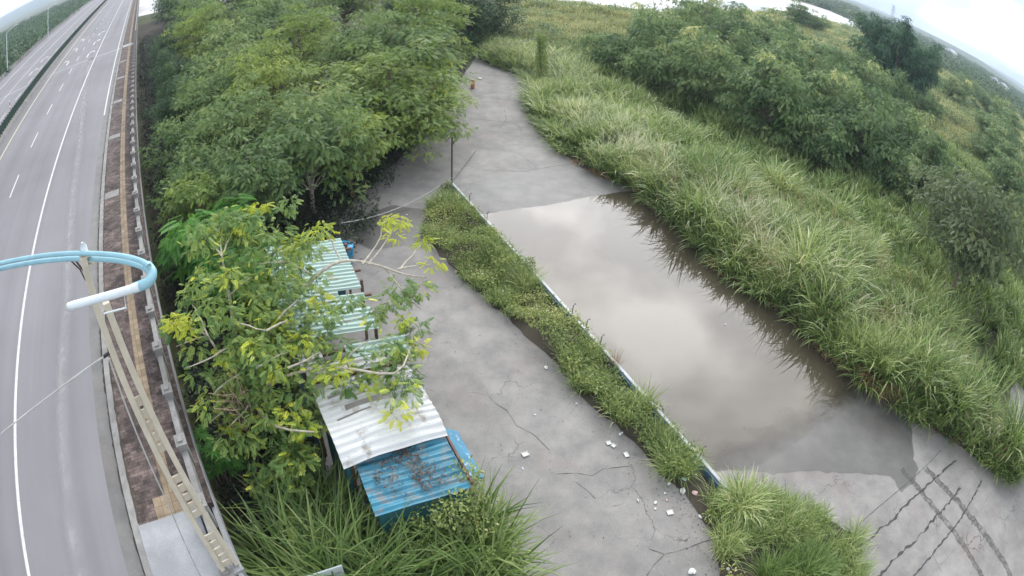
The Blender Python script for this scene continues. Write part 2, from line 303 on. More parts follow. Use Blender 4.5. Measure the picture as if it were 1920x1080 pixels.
class MB:
    def __init__(s): s.v = []; s.f = []
    def add(s, V, F):
        o = len(s.v); s.v += [tuple(p) for p in V]; s.f += [tuple(i+o for i in f) for f in F]; return s
    def box(s, c, size, X=(1, 0, 0), Y=(0, 1, 0), Z=(0, 0, 1)):
        c = Vector(c); X, Y, Z = Vector(X)*size[0]/2, Vector(Y)*size[1]/2, Vector(Z)*size[2]/2
        P = [c+i*X+j*Y+k*Z for k in (-1, 1) for j in (-1, 1) for i in (-1, 1)]
        return s.add(P, [(0, 2, 3, 1), (4, 5, 7, 6), (0, 1, 5, 4), (2, 6, 7, 3), (0, 4, 6, 2), (1, 3, 7, 5)])
    def tube(s, pts, r, n=8, cap=True):
        pts = [Vector(p) for p in pts]; rr = r if hasattr(r, '__len__') else [r]*len(pts); V = []; F = []
        up = Vector((0, 0, 1))
        for i, p in enumerate(pts):
            d = (pts[min(i+1, len(pts)-1)]-pts[max(i-1, 0)]).normalized()
            a = d.cross(up if abs(d.z) < .95 else Vector((1, 0, 0))).normalized(); b = d.cross(a)
            for k in range(n): V.append(p+(a*math.cos(2*PI*k/n)+b*math.sin(2*PI*k/n))*rr[i])
        for i in range(len(pts)-1):
            for k in range(n): F.append((i*n+k, i*n+(k+1) % n, (i+1)*n+(k+1) % n, (i+1)*n+k))
        if cap: F += [tuple(range(n)), tuple(reversed(range((len(pts)-1)*n, len(pts)*n)))]
        return s.add(V, F)
    def lathe(s, c, prof, n=20):
        V = []; F = []
        for r, z in prof:
            for k in range(n): V.append((c[0]+r*math.cos(2*PI*k/n), c[1]+r*math.sin(2*PI*k/n), c[2]+z))
        for i in range(len(prof)-1):
            for k in range(n): F.append((i*n+k, i*n+(k+1) % n, (i+1)*n+(k+1) % n, (i+1)*n+k))
        F += [tuple(reversed(range(n))), tuple(range((len(prof)-1)*n, len(prof)*n))]
        return s.add(V, F)
    def mesh(s, name, m, smooth=False):
        me = bpy.data.meshes.new(name); me.from_pydata(s.v, [], s.f); me.materials.append(m); me.update()
        if smooth:
            for p in me.polygons: p.use_smooth = True
        return me
    def build(s, name, m, parent=None, smooth=False, bevel=0):
        o = link(bpy.data.objects.new(name, s.mesh(name, m, smooth)), parent)
        if bevel:
            b = o.modifiers.new('bevel', 'BEVEL'); b.width = bevel; b.segments = 2
        return o
def ob(name, me, parent=None): return link(bpy.data.objects.new(name, me), parent)
def sheet(name, pts, z, m, jit=0.0, step=.4, kind='structure', th=0):
    P = []
    for i, p in enumerate(pts):
        q = pts[(i+1) % len(pts)]; L = math.hypot(q[0]-p[0], q[1]-p[1]); n = max(1, int(L/step)) if jit else 1
        for k in range(n):
            u = k/n; j = jit if k else 0
            P.append((p[0]+(q[0]-p[0])*u+random.uniform(-j, j), p[1]+(q[1]-p[1])*u+random.uniform(-j, j), z))
    import bmesh
    bm = bmesh.new(); vs_ = [bm.verts.new(p) for p in P]; f = bm.faces.new(vs_)
    f.normal_update()
    if f.normal.z < 0: f.normal_flip()
    bmesh.ops.triangulate(bm, faces=[f])
    me = bpy.data.meshes.new(name); bm.to_mesh(me); bm.free(); me.materials.append(m)
    o = ob(name, me)
    if kind: o['kind'] = kind
    return o
def inside(P, poly):
    x, y = P[:, 0], P[:, 1]; r = np.zeros(len(P), bool); n = len(poly)
    for i in range(n):
        x1, y1 = poly[i][:2]; x2, y2 = poly[(i+1) % n][:2]
        c = ((y1 > y) != (y2 > y)) & (x < (x2-x1)*(y-y1)/((y2-y1) if y2 != y1 else 1e-9)+x1); r ^= c
    return r
def scatter(poly, dens, rng=rng):
    p = np.array([q[:2] for q in poly]); lo, hi = p.min(0), p.max(0); n = int((hi-lo).prod()*dens)
    P = rng.uniform(lo, hi, (n, 2)); return P[inside(P, poly)]
def vnoise(P, scale, seed=0):            # smooth value noise, 0..1
    P = np.asarray(P)[:, :2]/scale+seed*17.3; i = np.floor(P).astype(int); f = P-i; f = f*f*(3-2*f)
    h = lambda a, b: np.modf(np.abs(np.sin(a*127.1+b*311.7+seed)*43758.5453))[0]
    a, b = i[:, 0], i[:, 1]
    return (h(a, b)*(1-f[:, 0])+h(a+1, b)*f[:, 0])*(1-f[:, 1])+(h(a, b+1)*(1-f[:, 0])+h(a+1, b+1)*f[:, 0])*f[:, 1]

# blades: base points, heading, length, lean, width -> ribbon arcs
def blades(B, yaw, L, lean, bend, wid, v, K=4):
    n = len(B); t = np.linspace(0, 1, K+1)
    th = lean[:, None]+bend[:, None]*t[None]**1.5            # angle from the vertical along the blade
    dl = L[:, None]/K
    mid = (th[:, 1:]+th[:, :-1])/2
    h = np.concatenate([np.zeros((n, 1)), np.cumsum(np.sin(mid)*dl, 1)], 1); z = np.concatenate([np.zeros((n, 1)), np.cumsum(np.cos(mid)*dl, 1)], 1)
    cx, sx = np.cos(yaw)[:, None], np.sin(yaw)[:, None]
    P = np.stack([B[:, :1]+h*cx, B[:, 1:2]+h*sx, B[:, 2:3]+z], 2)
    tw = yaw+PI/2+rng.normal(0, .35, n)
    prof = np.array([.6, 1, .95, .7, .08]) if K == 4 else np.interp(t, [0, .25, .6, 1], [.6, 1, .9, .08])
    ww = wid[:, None]*prof[None]/2
    S = np.stack([np.cos(tw)[:, None]*ww, np.sin(tw)[:, None]*ww, rng.normal(0, .3, n)[:, None]*ww], 2)
    V = np.stack([P-S, P+S], 2).reshape(-1, 3)
    base = np.arange(n)[:, None]*(K+1)*2; k = np.arange(K)[None]*2
    F = np.stack([base+k, base+k+1, base+k+3, base+k+2], 2).reshape(-1, 4)
    return V, F, np.repeat(v, K)
def clump_blades(ctr, per, rad, L, wid, lean=(.1, .5), bend=(.5, 1.3), vbase=.4, vvar=.18, K=4, hmul=None, z0=0, outward=.6):
    n = len(ctr); cid = np.repeat(np.arange(n), per); m = n*per
    a = rng.uniform(0, 2*PI, m); r = rad*np.sqrt(rng.uniform(0, 1, m))
    hm = np.ones(n) if hmul is None else hmul
    B = np.stack([ctr[cid, 0]+r*np.cos(a), ctr[cid, 1]+r*np.sin(a), np.full(m, z0) if np.isscalar(z0) else z0[cid]], 1)
    yaw = np.where(rng.uniform(0, 1, m) < outward, a+rng.normal(0, .5, m), rng.uniform(0, 2*PI, m))
    LL = L*hm[cid]*rng.uniform(.55, 1.1, m)
    vb = vbase[cid] if hasattr(vbase, '__len__') else vbase
    v = vb+rng.normal(0, vvar, m)
    return blades(B, yaw, LL, rng.uniform(*lean, m), rng.uniform(*bend, m), wid*rng.uniform(.6, 1.3, m), v, K)
def join(parts):
    V = []; F = []; v = []; o = 0
    for a, b, c in parts:
        V.append(a); F.append(b+o); v.append(c); o += len(a)
    return np.concatenate(V), np.concatenate(F), np.concatenate(v)

# leaf templates (unit length along +x)
def rhomb(l, w_, fold=.12): return np.array([[0, 0, 0], [l*.45, -w_/2, fold*w_], [l, 0, -.12*l], [l*.45, w_/2, fold*w_]])
T_LEAF = [rhomb(1, .5)]
T_LONG = [rhomb(1, .16)]
def pinnate(n, ll, lw, ang=1.1, droop=.25):
    out_ = []
    for i in range(n):
        t = .12+.88*i/(n-1); s = ll*(1-.45*abs(t-.45))
        for sd in (-1, 1):
            q = rhomb(s, lw); a = sd*ang*(1-.55*t)
            c, s_ = math.cos(a), math.sin(a)
            q2 = np.stack([q[:, 0]*c-q[:, 1]*s_, q[:, 0]*s_+q[:, 1]*c, q[:, 2]-droop*np.abs(q[:, 0])], 1)+np.array([t, 0, -.22*t*t])
            out_.append(q2)
    return out_
T_PIN = pinnate(6, .42, .15); T_FERN = pinnate(10, .38, .075, 1.2, .15)
T_WHORL = []
for i in range(8):
    q = rhomb(1, .3); a = i*PI/4; q2 = np.stack([q[:, 0]*math.cos(a)-q[:, 1]*math.sin(a), q[:, 0]*math.sin(a)+q[:, 1]*math.cos(a), q[:, 2]-.25*q[:, 0]], 1); T_WHORL.append(q2)
def inst(O, yaw, pit, rol, sc, T, v):
    T = np.concatenate(T); m = len(T); cy, sy, cp, sp, cr_, sr_ = np.cos(yaw), np.sin(yaw), np.cos(pit), np.sin(pit), np.cos(rol), np.sin(rol)
    X = np.stack([cy*cp, sy*cp, -sp], 1); Y0 = np.stack([-sy, cy, np.zeros_like(cy)], 1); Z0 = np.cross(X, Y0)
    Y = Y0*cr_[:, None]+Z0*sr_[:, None]; Z = Z0*cr_[:, None]-Y0*sr_[:, None]
    V = O[:, None, :]+sc[:, None, None]*(T[None, :, :1]*X[:, None]+T[None, :, 1:2]*Y[:, None]+T[None, :, 2:3]*Z[:, None])
    n = len(O); F = np.arange(n*m).reshape(-1, 4); return V.reshape(-1, 3), F, np.repeat(v, m//4)
def foliage(ctr, rad, per, T, size, flat=.5, droop=.3, vbase=None, vvar=.12, tilt=.4, shell=.35, top=0.0):
    ctr = np.asarray(ctr); n = len(ctr); rad = np.broadcast_to(np.asarray(rad, float), n); cid = np.repeat(np.arange(n), per); m = len(cid)
    d = rng.normal(0, 1, (m, 3)); d /= np.linalg.norm(d, axis=1)[:, None]
    d[:, 2] = np.where(rng.uniform(0, 1, m) < top, np.abs(d[:, 2]), d[:, 2])
    rr = rad[cid]*(shell+(1-shell)*rng.uniform(0, 1, m)**.6)
    O = ctr[cid]+d*rr[:, None]*np.array([1, 1, flat])
    yaw = np.arctan2(d[:, 1], d[:, 0])+rng.normal(0, .7, m); pit = droop+rng.normal(0, tilt, m); rol = rng.normal(0, tilt, m)
    vb = rng.normal(.42, .13, n) if vbase is None else np.broadcast_to(vbase, n)
    v = vb[cid]+rng.normal(0, vvar, m)
    return inst(O, yaw, pit, rol, size*rng.uniform(.65, 1.25, m), T, v)
def limb(mb, p, q, r0, r1, sag=.12, n=5, sides=6):
    p, q = Vector(p), Vector(q); L = (q-p).length; pts = []; o = Vector((random.uniform(-1, 1), random.uniform(-1, 1), random.uniform(-.3, 1)))*L*sag
    for i in range(n+1):
        t = i/n; pts.append(p.lerp(q, t)+o*math.sin(PI*t)+Vector((random.uniform(-1, 1), random.uniform(-1, 1), 0))*L*.025*(0 < i < n))
    mb.tube(pts, [r0+(r1-r0)*i/n for i in range(n+1)], sides); return pts
def tree_kind(seed, H, Rr, leafm, barkm, T, size, per, M_=60, crad=.22, low=.3, flat=.45, tiers=0, tr=.14, bare=0, droop=.3, top=.0, lean=0):
    """one tree: a trunk mesh with limbs, and a crown of leaves gathered in uneven tufts at the ends of the limbs"""
    global rng
    rng = np.random.default_rng(seed); random.seed(seed)
    d = rng.normal(0, 1, (M_, 3)); d /= np.linalg.norm(d, axis=1)[:, None]
    lob = .72+.4*np.sin(d[:, 0]*3+seed)*np.cos(d[:, 1]*3.7+seed*2)+rng.uniform(-.12, .16, M_)
    rad = np.clip(lob, .35, 1.15)*(.5+.5*rng.uniform(0, 1, M_)**.5)
    hc = H*(low+(1-low)*.48); hr = H*(1-low)*.5
    Cn = d*rad[:, None]*np.array([Rr, Rr, hr])+np.array([lean*Rr, 0, hc])
    if tiers:
        k = np.round((Cn[:, 2]-H*low)/(H*(1-low))*tiers)/tiers; Cn[:, 2] = .3*Cn[:, 2]+.7*(H*low+k*H*(1-low))+rng.normal(0, .1, M_)
        edge = np.hypot(Cn[:, 0], Cn[:, 1])/Rr; Cn[:, 2] -= edge**2*.1*H
    Cn[:, 2] = np.maximum(Cn[:, 2], .35)
    cr_ = crad*Rr*rng.uniform(.7, 1.35, M_)
    V, F, v = foliage(Cn, cr_, per, T, size, flat, droop, top=top)
    crown_me = mesh_np('crown', V, F, leafm, v)
    mb = MB(); tp = Vector((lean*Rr*.8, 0, hc+hr*.35)); trunk = limb(mb, (0, 0, -.2), tp, tr, tr*.35, .05, 8, 8)
    for i in rng.permutation(M_)[:max(12, M_//2)]:
        j = min(7, max(2, int(3+4*max(0, (Cn[i, 2]-H*low))/(H*(1-low))*.8))); j = random.randint(max(2, j-2), j)
        limb(mb, trunk[j], Cn[i], tr*.38, .012, .1, 4, 5)
    return mb.mesh('trunk', barkm, True), crown_me
def plant(name, meshes, loc, rz, sc, label, cat, group=None):
    e = empty(name, loc, rz, sc); tag(e, label, cat, group)
    ob('trunk', meshes[0], e); ob('crown', meshes[1], e); return e

# ------------------------------------------------------------------ ground, lanes, water
gp = MB(); gp.add([(-6000, -300, 0), (6000, -300, 0), (6000, 7000, 0), (-6000, 7000, 0)], [(0, 1, 2, 3)]); tag(gp.build('ground', M['ground']), kind='structure')
BANK = [at(*p) for p in [(900, 112), (940, 128), (985, 150), (992, 205), (1015, 245), (1050, 285), (1090, 315), (1130, 335), (1190, 355), (1235, 400), (1300, 450), (1345, 505), (1400, 545), (1500, 610), (1560, 680), (1640, 745), (1710, 785), (1790, 830), (1885, 895)]]
BANK = [(p[0], p[1]) for p in BANK]
LEFT = [(-5.7, 62), (-6.0, 45), (-6.4, 36), (-7.6, 31), (-8.6, 25), (-8.6, 19), (-6.5, 14), (-4.5, 9), (-3, 4), (-2, -8)]
lane_poly = BANK+[(23.5, 8.6), (34, 6), (34, -8)]+LEFT[::-1]
sheet('road', lane_poly, .02, M['concrete'], .12, .8).name = 'concrete_lane'
WALL0, WALL1 = Vector(at(847, 352)), Vector(at(1328, 893)); wd = (WALL1-WALL0).normalized(); wn = Vector((wd.y, -wd.x, 0))
if wn.x < 0: wn = -wn
WEND = WALL1+wd*.9
wet_pts = [at(*p) for p in [(1490, 720), (1345, 800), (1330, 875), (1418, 885), (1450, 892), (1500, 884), (1560, 886), (1600, 888), (1640, 890), (1668, 893), (1690, 925), (1712, 908), (1722, 880), (1712, 862), (1710, 830), (1706, 790), (1640, 743), (1570, 690)]]
sheet('wet_lane', wet_pts, .024, M['wet'], .07, .25)
damp = [at(*p) for p in [(862, 368), (880, 345), (905, 335), (960, 322), (1060, 312), (1100, 320), (1135, 338), (1190, 358), (1090, 380), (960, 400), (905, 400)]]
sheet('damp_lane', damp, .024, M['damp'], .1, .35)
water_pts = [at(*p) for p in [(905, 404), (960, 394), (1030, 385), (1085, 374), (1130, 366), (1190, 357), (1235, 400), (1300, 450), (1345, 505), (1400, 545), (1500, 610), (1560, 680), (1625, 740), (1590, 768), (1540, 800), (1490, 832), (1445, 862), (1405, 880), (1335, 888)]]
wq = WALL0+wd*((Vector(water_pts[0])-WALL0).dot(wd))
water_pts[0] = (wq.x+.05, wq.y+.05, 0); water_pts[-1] = (WALL1.x+.05, WALL1.y+.1, 0)
water_pts = [(p[0]+(.5 if 5 <= i <= 12 else 0), p[1]+(.3 if 5 <= i <= 12 else 0)) for i, p in enumerate(water_pts)]
sheet('water', water_pts, .03, M['water'], .05, .3)
# tyre tracks of mud and water leading out of the puddle
def ribbon(pts, wid, jit, step=.15):
    P = []
    for a, b in zip(pts[:-1], pts[1:]):
        n = max(1, int(math.dist(a[:2], b[:2])/step))
        P += [(a[0]+(b[0]-a[0])*k/n, a[1]+(b[1]-a[1])*k/n) for k in range(n)]
    P.append(pts[-1][:2]); L = []; Q = []
    for i, p in enumerate(P):
        a, b = P[max(0, i-1)], P[min(len(P)-1, i+1)]; dx, dy = b[0]-a[0], b[1]-a[1]; l = math.hypot(dx, dy) or 1
        w0 = wid*(1+random.uniform(-jit, jit))/2; o = random.uniform(-jit, jit)*wid*.8
        L.append((p[0]-dy/l*(w0+o), p[1]+dx/l*(w0+o))); Q.append((p[0]+dy/l*(w0-o), p[1]-dx/l*(w0-o)))
    return L, Q
def ribbons(name, lines, z, m, kind='structure'):
    mb = MB()
    for pts, wid, jit in lines:
        L, Q = ribbon(pts, wid, jit); n = len(L)
        mb.add([(p[0], p[1], z) for p in Q]+[(p[0], p[1], z) for p in L], [(i, i+1, n+i+1, n+i) for i in range(n-1)])
    return tag(mb.build(name, m), kind=kind)
px = lambda L: [at(*p) for p in L]
sheet('dark_puddle', [at(*p) for p in [(640, 440), (690, 402), (740, 385), (800, 395), (806, 440), (770, 462), (700, 470)]], .026, M['wet'], .12, .4)
ribbons('tyre_tracks', [(px([(1690, 880), (1740, 940), (1790, 1000), (1840, 1080), (1860, 1120)]), .28, .16), (px([(1735, 880), (1790, 935), (1840, 995), (1885, 1060), (1900, 1100)]), .34, .2)], .027, M['smear'])
cracks = [([(1598, 994), (1640, 957), (1690, 915), (1730, 880), (1764, 845)], .05, .5), ([(1608, 1030), (1650, 992), (1665, 985), (1700, 945), (1745, 905), (1792, 862)], .075, .8),
          ([(1645, 1085), (1680, 1045), (1720, 1010), (1745, 980), (1790, 930), (1800, 915)], .085, .8), ([(1710, 1085), (1760, 1025), (1800, 975), (1840, 902)], .065, .7), ([(1740, 1085), (1790, 1030), (1860, 920)], .016, .4),
          ([(1665, 1010), (1690, 1040)], .02, .6), ([(1700, 960), (1725, 985)], .02, .6), ([(1748, 1040), (1765, 1075)], .02, .6), ([(1770, 880), (1790, 920)], .018, .6), ([(1810, 880), (1825, 880)], .03, .9),
          ([(1340, 1010), (1310, 1020), (1275, 1033), (1245, 1040), (1225, 1060), (1212, 1080)], .035, .9), ([(1245, 1040), (1215, 1030)], .03, .9), ([(912, 735), (925, 755), (950, 770), (970, 800), (1000, 815), (1030, 845)], .03, .9),
          ([(1040, 890), (1080, 888), (1110, 893), (1130, 880), (1180, 875)], .025, .9), ([(1080, 905), (1100, 920), (1115, 935)], .02, .9), ([(1150, 950), (1170, 945)], .02, .9),
          ([(905, 320), (985, 322), (1040, 312), (1075, 308)], .05, .4), ([(975, 290), (1010, 318)], .03, .5), ([(905, 225), (960, 230), (975, 240), (978, 252)], .05, .8), ([(920, 180), (945, 190), (960, 178)], .06, .8), ([(960, 260), (985, 270), (940, 275)], .04, .8), ([(945, 205), (950, 225), (935, 240)], .05, .8)]
ribbons('lane_cracks', [(px(a), b*(1.0 if b > .06 else .42), c) for a, b, c in cracks], .029, M['crack'])
# bare soil strip under the weeds
_r = random.Random(4)
SHL = [at(p[0]+_r.uniform(-9, 7), p[1]+_r.uniform(-8, 8))[:2] for p in [(846, 352), (808, 395), (800, 440), (835, 492), (880, 540), (960, 610), (1040, 680), (1095, 738), (1150, 790), (1200, 850), (1240, 888), (1280, 920), (1300, 965), (1340, 1020), (1350, 1075), (1360, 1150)]]
strip = SHL+[at(1620, 1150)[:2], at(1600, 1000)[:2], at(1470, 930)[:2], (WEND.x+.1, WEND.y+.1), (WALL0.x, WALL0.y)]
sheet('soil_strip', strip, .034, M['soil'], .12, .4)
# path at the far right and pale track further out
sheet('path', [at(*p)[:2] for p in [(1895, 940), (1882, 880), (1884, 800), (1895, 730), (1919, 690), (1990, 700), (1990, 940)]], .028, M['concrete'])
sheet('track', [az_at(*p)[:2] for p in [(1893, 150, 240), (1904, 185, 200), (1908, 240, 110), (1960, 300, 90), (1990, 240, 120), (1925, 190, 200), (1903, 150, 250)]], .02, M['slab'])
# river bed and river
rb = [(-220, 125), (-60, 118), (0, 112), (30, 118)]+[at(*p)[:2] for p in [(1300, 18), (1400, 38), (1480, 52), (1600, 60), (1622, 52), (1560, 22), (1490, 0), (1400, -18), (1200, -40)]]+[(20, 300), (-240, 300)]
sheet('river_bed', rb, .05, M['gravel'], 1.5, 8)
sheet('river', [(-240, 180), (0, 165)]+[at(*p)[:2] for p in [(1320, 6), (1450, 28), (1540, 40), (1540, 35), (1450, 18), (1320, -10)]]+[(10, 200), (-240, 210)], .1, M['river'], 1, 10)

# ------------------------------------------------------------------ the viaduct
S0, S1 = -25, 700
def slab(name, l0, l1, z0, z1, m, s0=S0, s1=S1, kind='structure'):
    c = W((s0+s1)/2, (l0+l1)/2, (z0+z1)/2); mb = MB().box(c, (l1-l0, s1-s0, z1-z0), (*RB, 0), (*RA, 0))
    return tag(mb.build(name, m), kind=kind)
slab('road', -32.2, -3.42, 1.6, DECK, M['asphalt']).name = 'highway_road'
slab('pavement', -3.2, -1.08, 1.7, DECK+.14, M['paver'], 8.93)
slab('pavement_slab', -3.22, -1.5, 1.7, DECK+.17, M['slab'], S0, 8.92)
slab('kerb', -3.42, -3.2, 1.7, DECK+.15, M['wall'])
slab('gutter', -3.95, -3.42, DECK-.2, DECK+.004, M['damp'])
ribbons('gutter_dirt', [([W(s_, -3.46) for s_ in np.arange(-10, 120, .8)], .1, .35), ([W(s_, -3.25) for s_ in np.arange(-10, 8.9, .8)], .04, .35)], DECK+.006, M['soil'])
ribbons('kerb_dirt', [([W(s_, -3.18) for s_ in np.arange(9, 120, .8)], .05, .4)], DECK+.154, M['soil'])
slab('tactile_strip', -2.24, -1.94, DECK, DECK+.146, M['tactile'], 9.6)
slab('tactile_strip', -2.62, -1.72, DECK, DECK+.147, M['tactile'], 8.93, 9.6)
for s in (28.5, 38.5, 48.5, 58.6, 68.5): slab('pavement_patch', -3.19, -2.32, DECK, DECK+.145, M['wall'], s-.4, s+.4)
slab('pavement_patch', -3.19, -1.5, DECK, DECK+.149, M['slab'], 80.2, 82.3)
def marks(name, rects, m, dz=.006):
    mb = MB()
    for s0, s1, l0, l1 in rects: mb.add([W(s0, l0, DECK+dz), W(s0, l1, DECK+dz), W(s1, l1, DECK+dz), W(s1, l0, DECK+dz)], [(0, 1, 2, 3)])
    return tag(mb.build(name, m), kind='structure')
marks('lane_lines', [(S0, S1, -7.56, -7.42), (45.9, S1, -3.98, -3.86), (S0, S1, -27.9, -27.75)]+[(s, s+4, -11.06, -10.94) for s in np.arange(5.0, 400, 10)]+[(s, s+4, -19.5, -19.38) for s in np.arange(3.0, 400, 10)]+[(S0, S1, -23.1, -22.96)], M['paint'])
marks('edge_lines', [(S0, S1, -14.75, -14.6), (S0, S1, -17.6, -17.48)], M['ypaint'])
marks('deck_joint', [(80.9, 81.6, -15.6, -3.45), (80.9, 81.6, -31.5, -17.2)], M['slab'], .005)
def arrow(s, l, sd):      # turn arrow painted on the road
    P = [[(0, -.12), (0, .12), (3.2, .12), (3.2, -.12)], [(3.2, -.12), (3.2, .12), (4.2, sd*.7+.1), (4.4, sd*.7-.1)], [(3.7, sd*1.15), (5.0, sd*.75), (4.6, sd*.1)]]
    mb = MB()
    for q in P: mb.add([W(s+a, l+b_, DECK+.007) for a, b_ in q], [tuple(range(len(q)))])
    return mb
am = MB()
for s in (84.5, 97.5, 110):
    for l, sd in ((-12.7, -1), (-9.2, 1)):
        q = arrow(s, l, sd); am.add(q.v, q.f)
for s in (92, 104): q = arrow(s, -21.2, 1); am.add(q.v, q.f)
tag(am.build('lane_arrows', M['paint']), kind='structure')
V = []; e = []
ss = np.linspace(-10, 150, 200); lc = np.interp(ss, [-10, 8, 14, 20.5, 40, 76, 150], [-5.55, -5.45, -5.23, -4.95, -5.6, -8.0, -8.6]); hw = np.interp(ss, [-10, 10, 40, 150], [.55, .42, .45, .8])
for k, f in enumerate((-1, -.3, .25, 1)):
    for s, l, h in zip(ss, lc, hw): V.append(W(s, l+f*h, DECK+.005)); e.append((0, 1, .75, 0)[k])
n = len(ss); F = [(k*n+i, (k+1)*n+i, (k+1)*n+i+1, k*n+i+1) for k in range(3) for i in range(n-1)]
tag(ob('dust_streak', mesh_np('dust_streak', V, F, M['streak'], extra=('fade', np.array(e)))), kind='structure')
# parapet with posts
def parapet(label, l, posts, s0, s1, h=.82, ledge=True, outer=1):
    root = empty('parapet_wall', W(0, 0, 0)); tag(root, label, 'parapet')
    mb = MB(); mb.box(W((s0+s1)/2, l, DECK+.14+.1), (.16, s1-s0, .34), (*RB, 0), (*RA, 0)); mb.box(W((s0+s1)/2, l, DECK+.39), (.07, s1-s0, .3), (*RB, 0), (*RA, 0)); mb.build('base', M['wall'], root)
    MB().box(W((s0+s1)/2, l, DECK+.62), (.17, s1-s0, .15), (*RB, 0), (*RA, 0)).build('top_rail', M['wall'], root, bevel=.015)
    if ledge: MB().box(W((s0+s1)/2, l+outer*.19, DECK-.3), (.12, s1-s0, .5), (*RB, 0), (*RA, 0)).build('ledge', M['slab'], root)
    pm = None
    for s in posts:
        if pm is None:
            q = MB(); q.box((0, 0, .42), (.24, .34, .84), (*RB, 0), (*RA, 0)); pm = q.mesh('post', M['wall']); q = MB(); q.box((0, 0, .877), (.30, .40, .07), (*RB, 0), (*RA, 0)); q.box((0, 0, .937), (.14, .18, .05), (*RB, 0), (*RA, 0)); cm = q.mesh('post_cap', M['wall'])
        p = ob('post', pm, root); p.location = W(s, l, DECK); ob('post_cap', cm, p)
    return root
parapet('weathered grey concrete parapet with capped posts along the brown pavement', -1.3, list(np.arange(4.6, 90, 1.93)), S0, 400)
parapet('pale parapet on the far left edge of the highway', -31.4, [s for s in np.arange(84, 240, 1.95)], S0, 500, outer=-1)
# median
root = empty('median_barrier', (0, 0, 0)); tag(root, 'concrete median barrier with dark green anti glare slats', 'barrier')
MB().box(W((S0+600)/2, -16.2, DECK+.2), (.6, 600-S0, .42), (*RB, 0), (*RA, 0)).build('base', M['wall'], root)
MB().box(W((S0+600)/2, -16.2, DECK+.5), (.22, 600-S0, .2), (*RB, 0), (*RA, 0)).build('rail', M['wall'], root)
q = MB(); q.box((0, 0, .45), (.3, .05, .9), (*RB, 0), (*RA, 0)); sm = q.mesh('slat', M['slat'])
for s in np.arange(48, 143, .95): p = ob('slat', sm, root); p.location = W(s, -16.2, DECK+.6)
q = MB()
for s in np.arange(143, 420, .95): q.box(W(s, -16.2, DECK+1.05), (.3, .05, .9), (*RB, 0), (*RA, 0))
tag(q.build('far_slats', M['slat'], root), kind='stuff')
r_ = empty('marker_post', W(60.5, -16.9, DECK)); tag(r_, 'red and white banded marker post beside the median slats', 'marker post')
MB().tube([(0, 0, 0), (0, 0, 2.2)], .06).build('pole', M['lampwhite'], r_)
MB().tube([(0, 0, 1.7), (0, 0, 2.0)], .075).build('band', M['orange'], r_); MB().tube([(0, 0, 1.2), (0, 0, 1.4)], .075).build('band', M['orange'], r_)
for s, lab in ((112, 'pale street lamp rising from the far left parapet, nearer of two'), (168, 'pale street lamp rising from the far left parapet, farther of two')):
    r_ = empty('street_lamp', W(s, -31.2, DECK)); tag(r_, lab, 'street lamp', 'street lamps on the far parapet')
    MB().tube([(0, 0, 0), (0, 0, 8.5)], [.11, .07]).build('pole', M['lampwhite'], r_)
    MB().tube([(0, 0, 8.5), (RB[0]*1.2, RB[1]*1.2, 9.0), (RB[0]*2.4, RB[1]*2.4, 9.1)], .05).build('arm', M['lampwhite'], r_)
    MB().box((RB[0]*2.7, RB[1]*2.7, 9.08), (.7, .25, .12), (*RB, 0), (*RA, 0)).build('lamp_head', M['lampwhite'], r_, bevel=.03)

# ------------------------------------------------------------------ lattice pole with the blue lamp arm
pb = az_at(430, 1062, 6.72); PB = Vector((pb[0], pb[1], 0)); back = Vector((pb[0], pb[1], 0)).normalized(); side = Vector((-back.y, back.x, 0))*-1
root = empty('lamp_pole', (PB.x, PB.y, 3.7)); tag(root, 'tall cream lamp pole with slotted web carrying a curved pale blue arm', 'lamp pole')
ZT = 10.82-3.7
def half(z): return .17-.095*min(1, max(0, z/6.4))      # half spacing of the two chords
for sd, top in ((-1, ZT), (1, 6.4)):
    q = MB(); zs = np.linspace(0, top, 12); hx = [half(z) if z < 6.4 else .075-.03*(z-6.4)/.7 for z in zs]
    V = []; F = []
    for z, h in zip(zs, hx):
        c = side*(sd*h-(.0))+Vector((0, 0, z)); a = .05
        V += [c+side*i*a+back*j*.07 for i, j in ((-1, -1), (1, -1), (1, 1), (-1, 1))]
    for i in range(11):
        for k in range(4): F.append((i*4+k, i*4+(k+1) % 4, i*4+4+(k+1) % 4, i*4+4+k))
    F += [(3, 2, 1, 0), (44, 45, 46, 47)]
    q.add(V, F); q.build('chord', M['cream'], root, bevel=.008)
z = .1
while z < 5.4:                              # web plates pierced by holes, then an open slot
    q = MB(); zt = z+1.15; c = (z+zt)/2; hw_ = half(c)-.02
    for sd in (-1, 1): q.box(side*sd*(hw_-.03)+Vector((0, 0, c)), (.05, .03, zt-z), side, back)
    for k in range(5): q.box(Vector((0, 0, z+.08+k*.25)), (max(.03, 2*hw_-.07), .027, .17), side, back)
    q.build('web_plate', M['cream'], root); z += 1.15+.62
q = MB(); q.box((0, 0, -.06), (.5, .4, .1), side, back); q.box(side*.2+Vector((0, 0, -.2)), (.06, .34, .4), side, back); q.box(side*-.2+Vector((0, 0, -.2)), (.06, .34, .4), side, back); q.build('base_bracket', M['slab'], root, bevel=.01)
def rel(p): return (p[0]-PB.x, p[1]-PB.y, p[2]-3.7)
armpx = [(-70, 515), (0, 494), (70, 481), (120, 476), (158, 475), (205, 477), (240, 482), (266, 490), (280, 499)]
zz = [10.75]*9
arm = empty
A1 = [rel(at(x, y, 10.86)) for x, y in armpx]; A2 = [rel(at(x, y+10, 10.74)) for x, y in armpx]
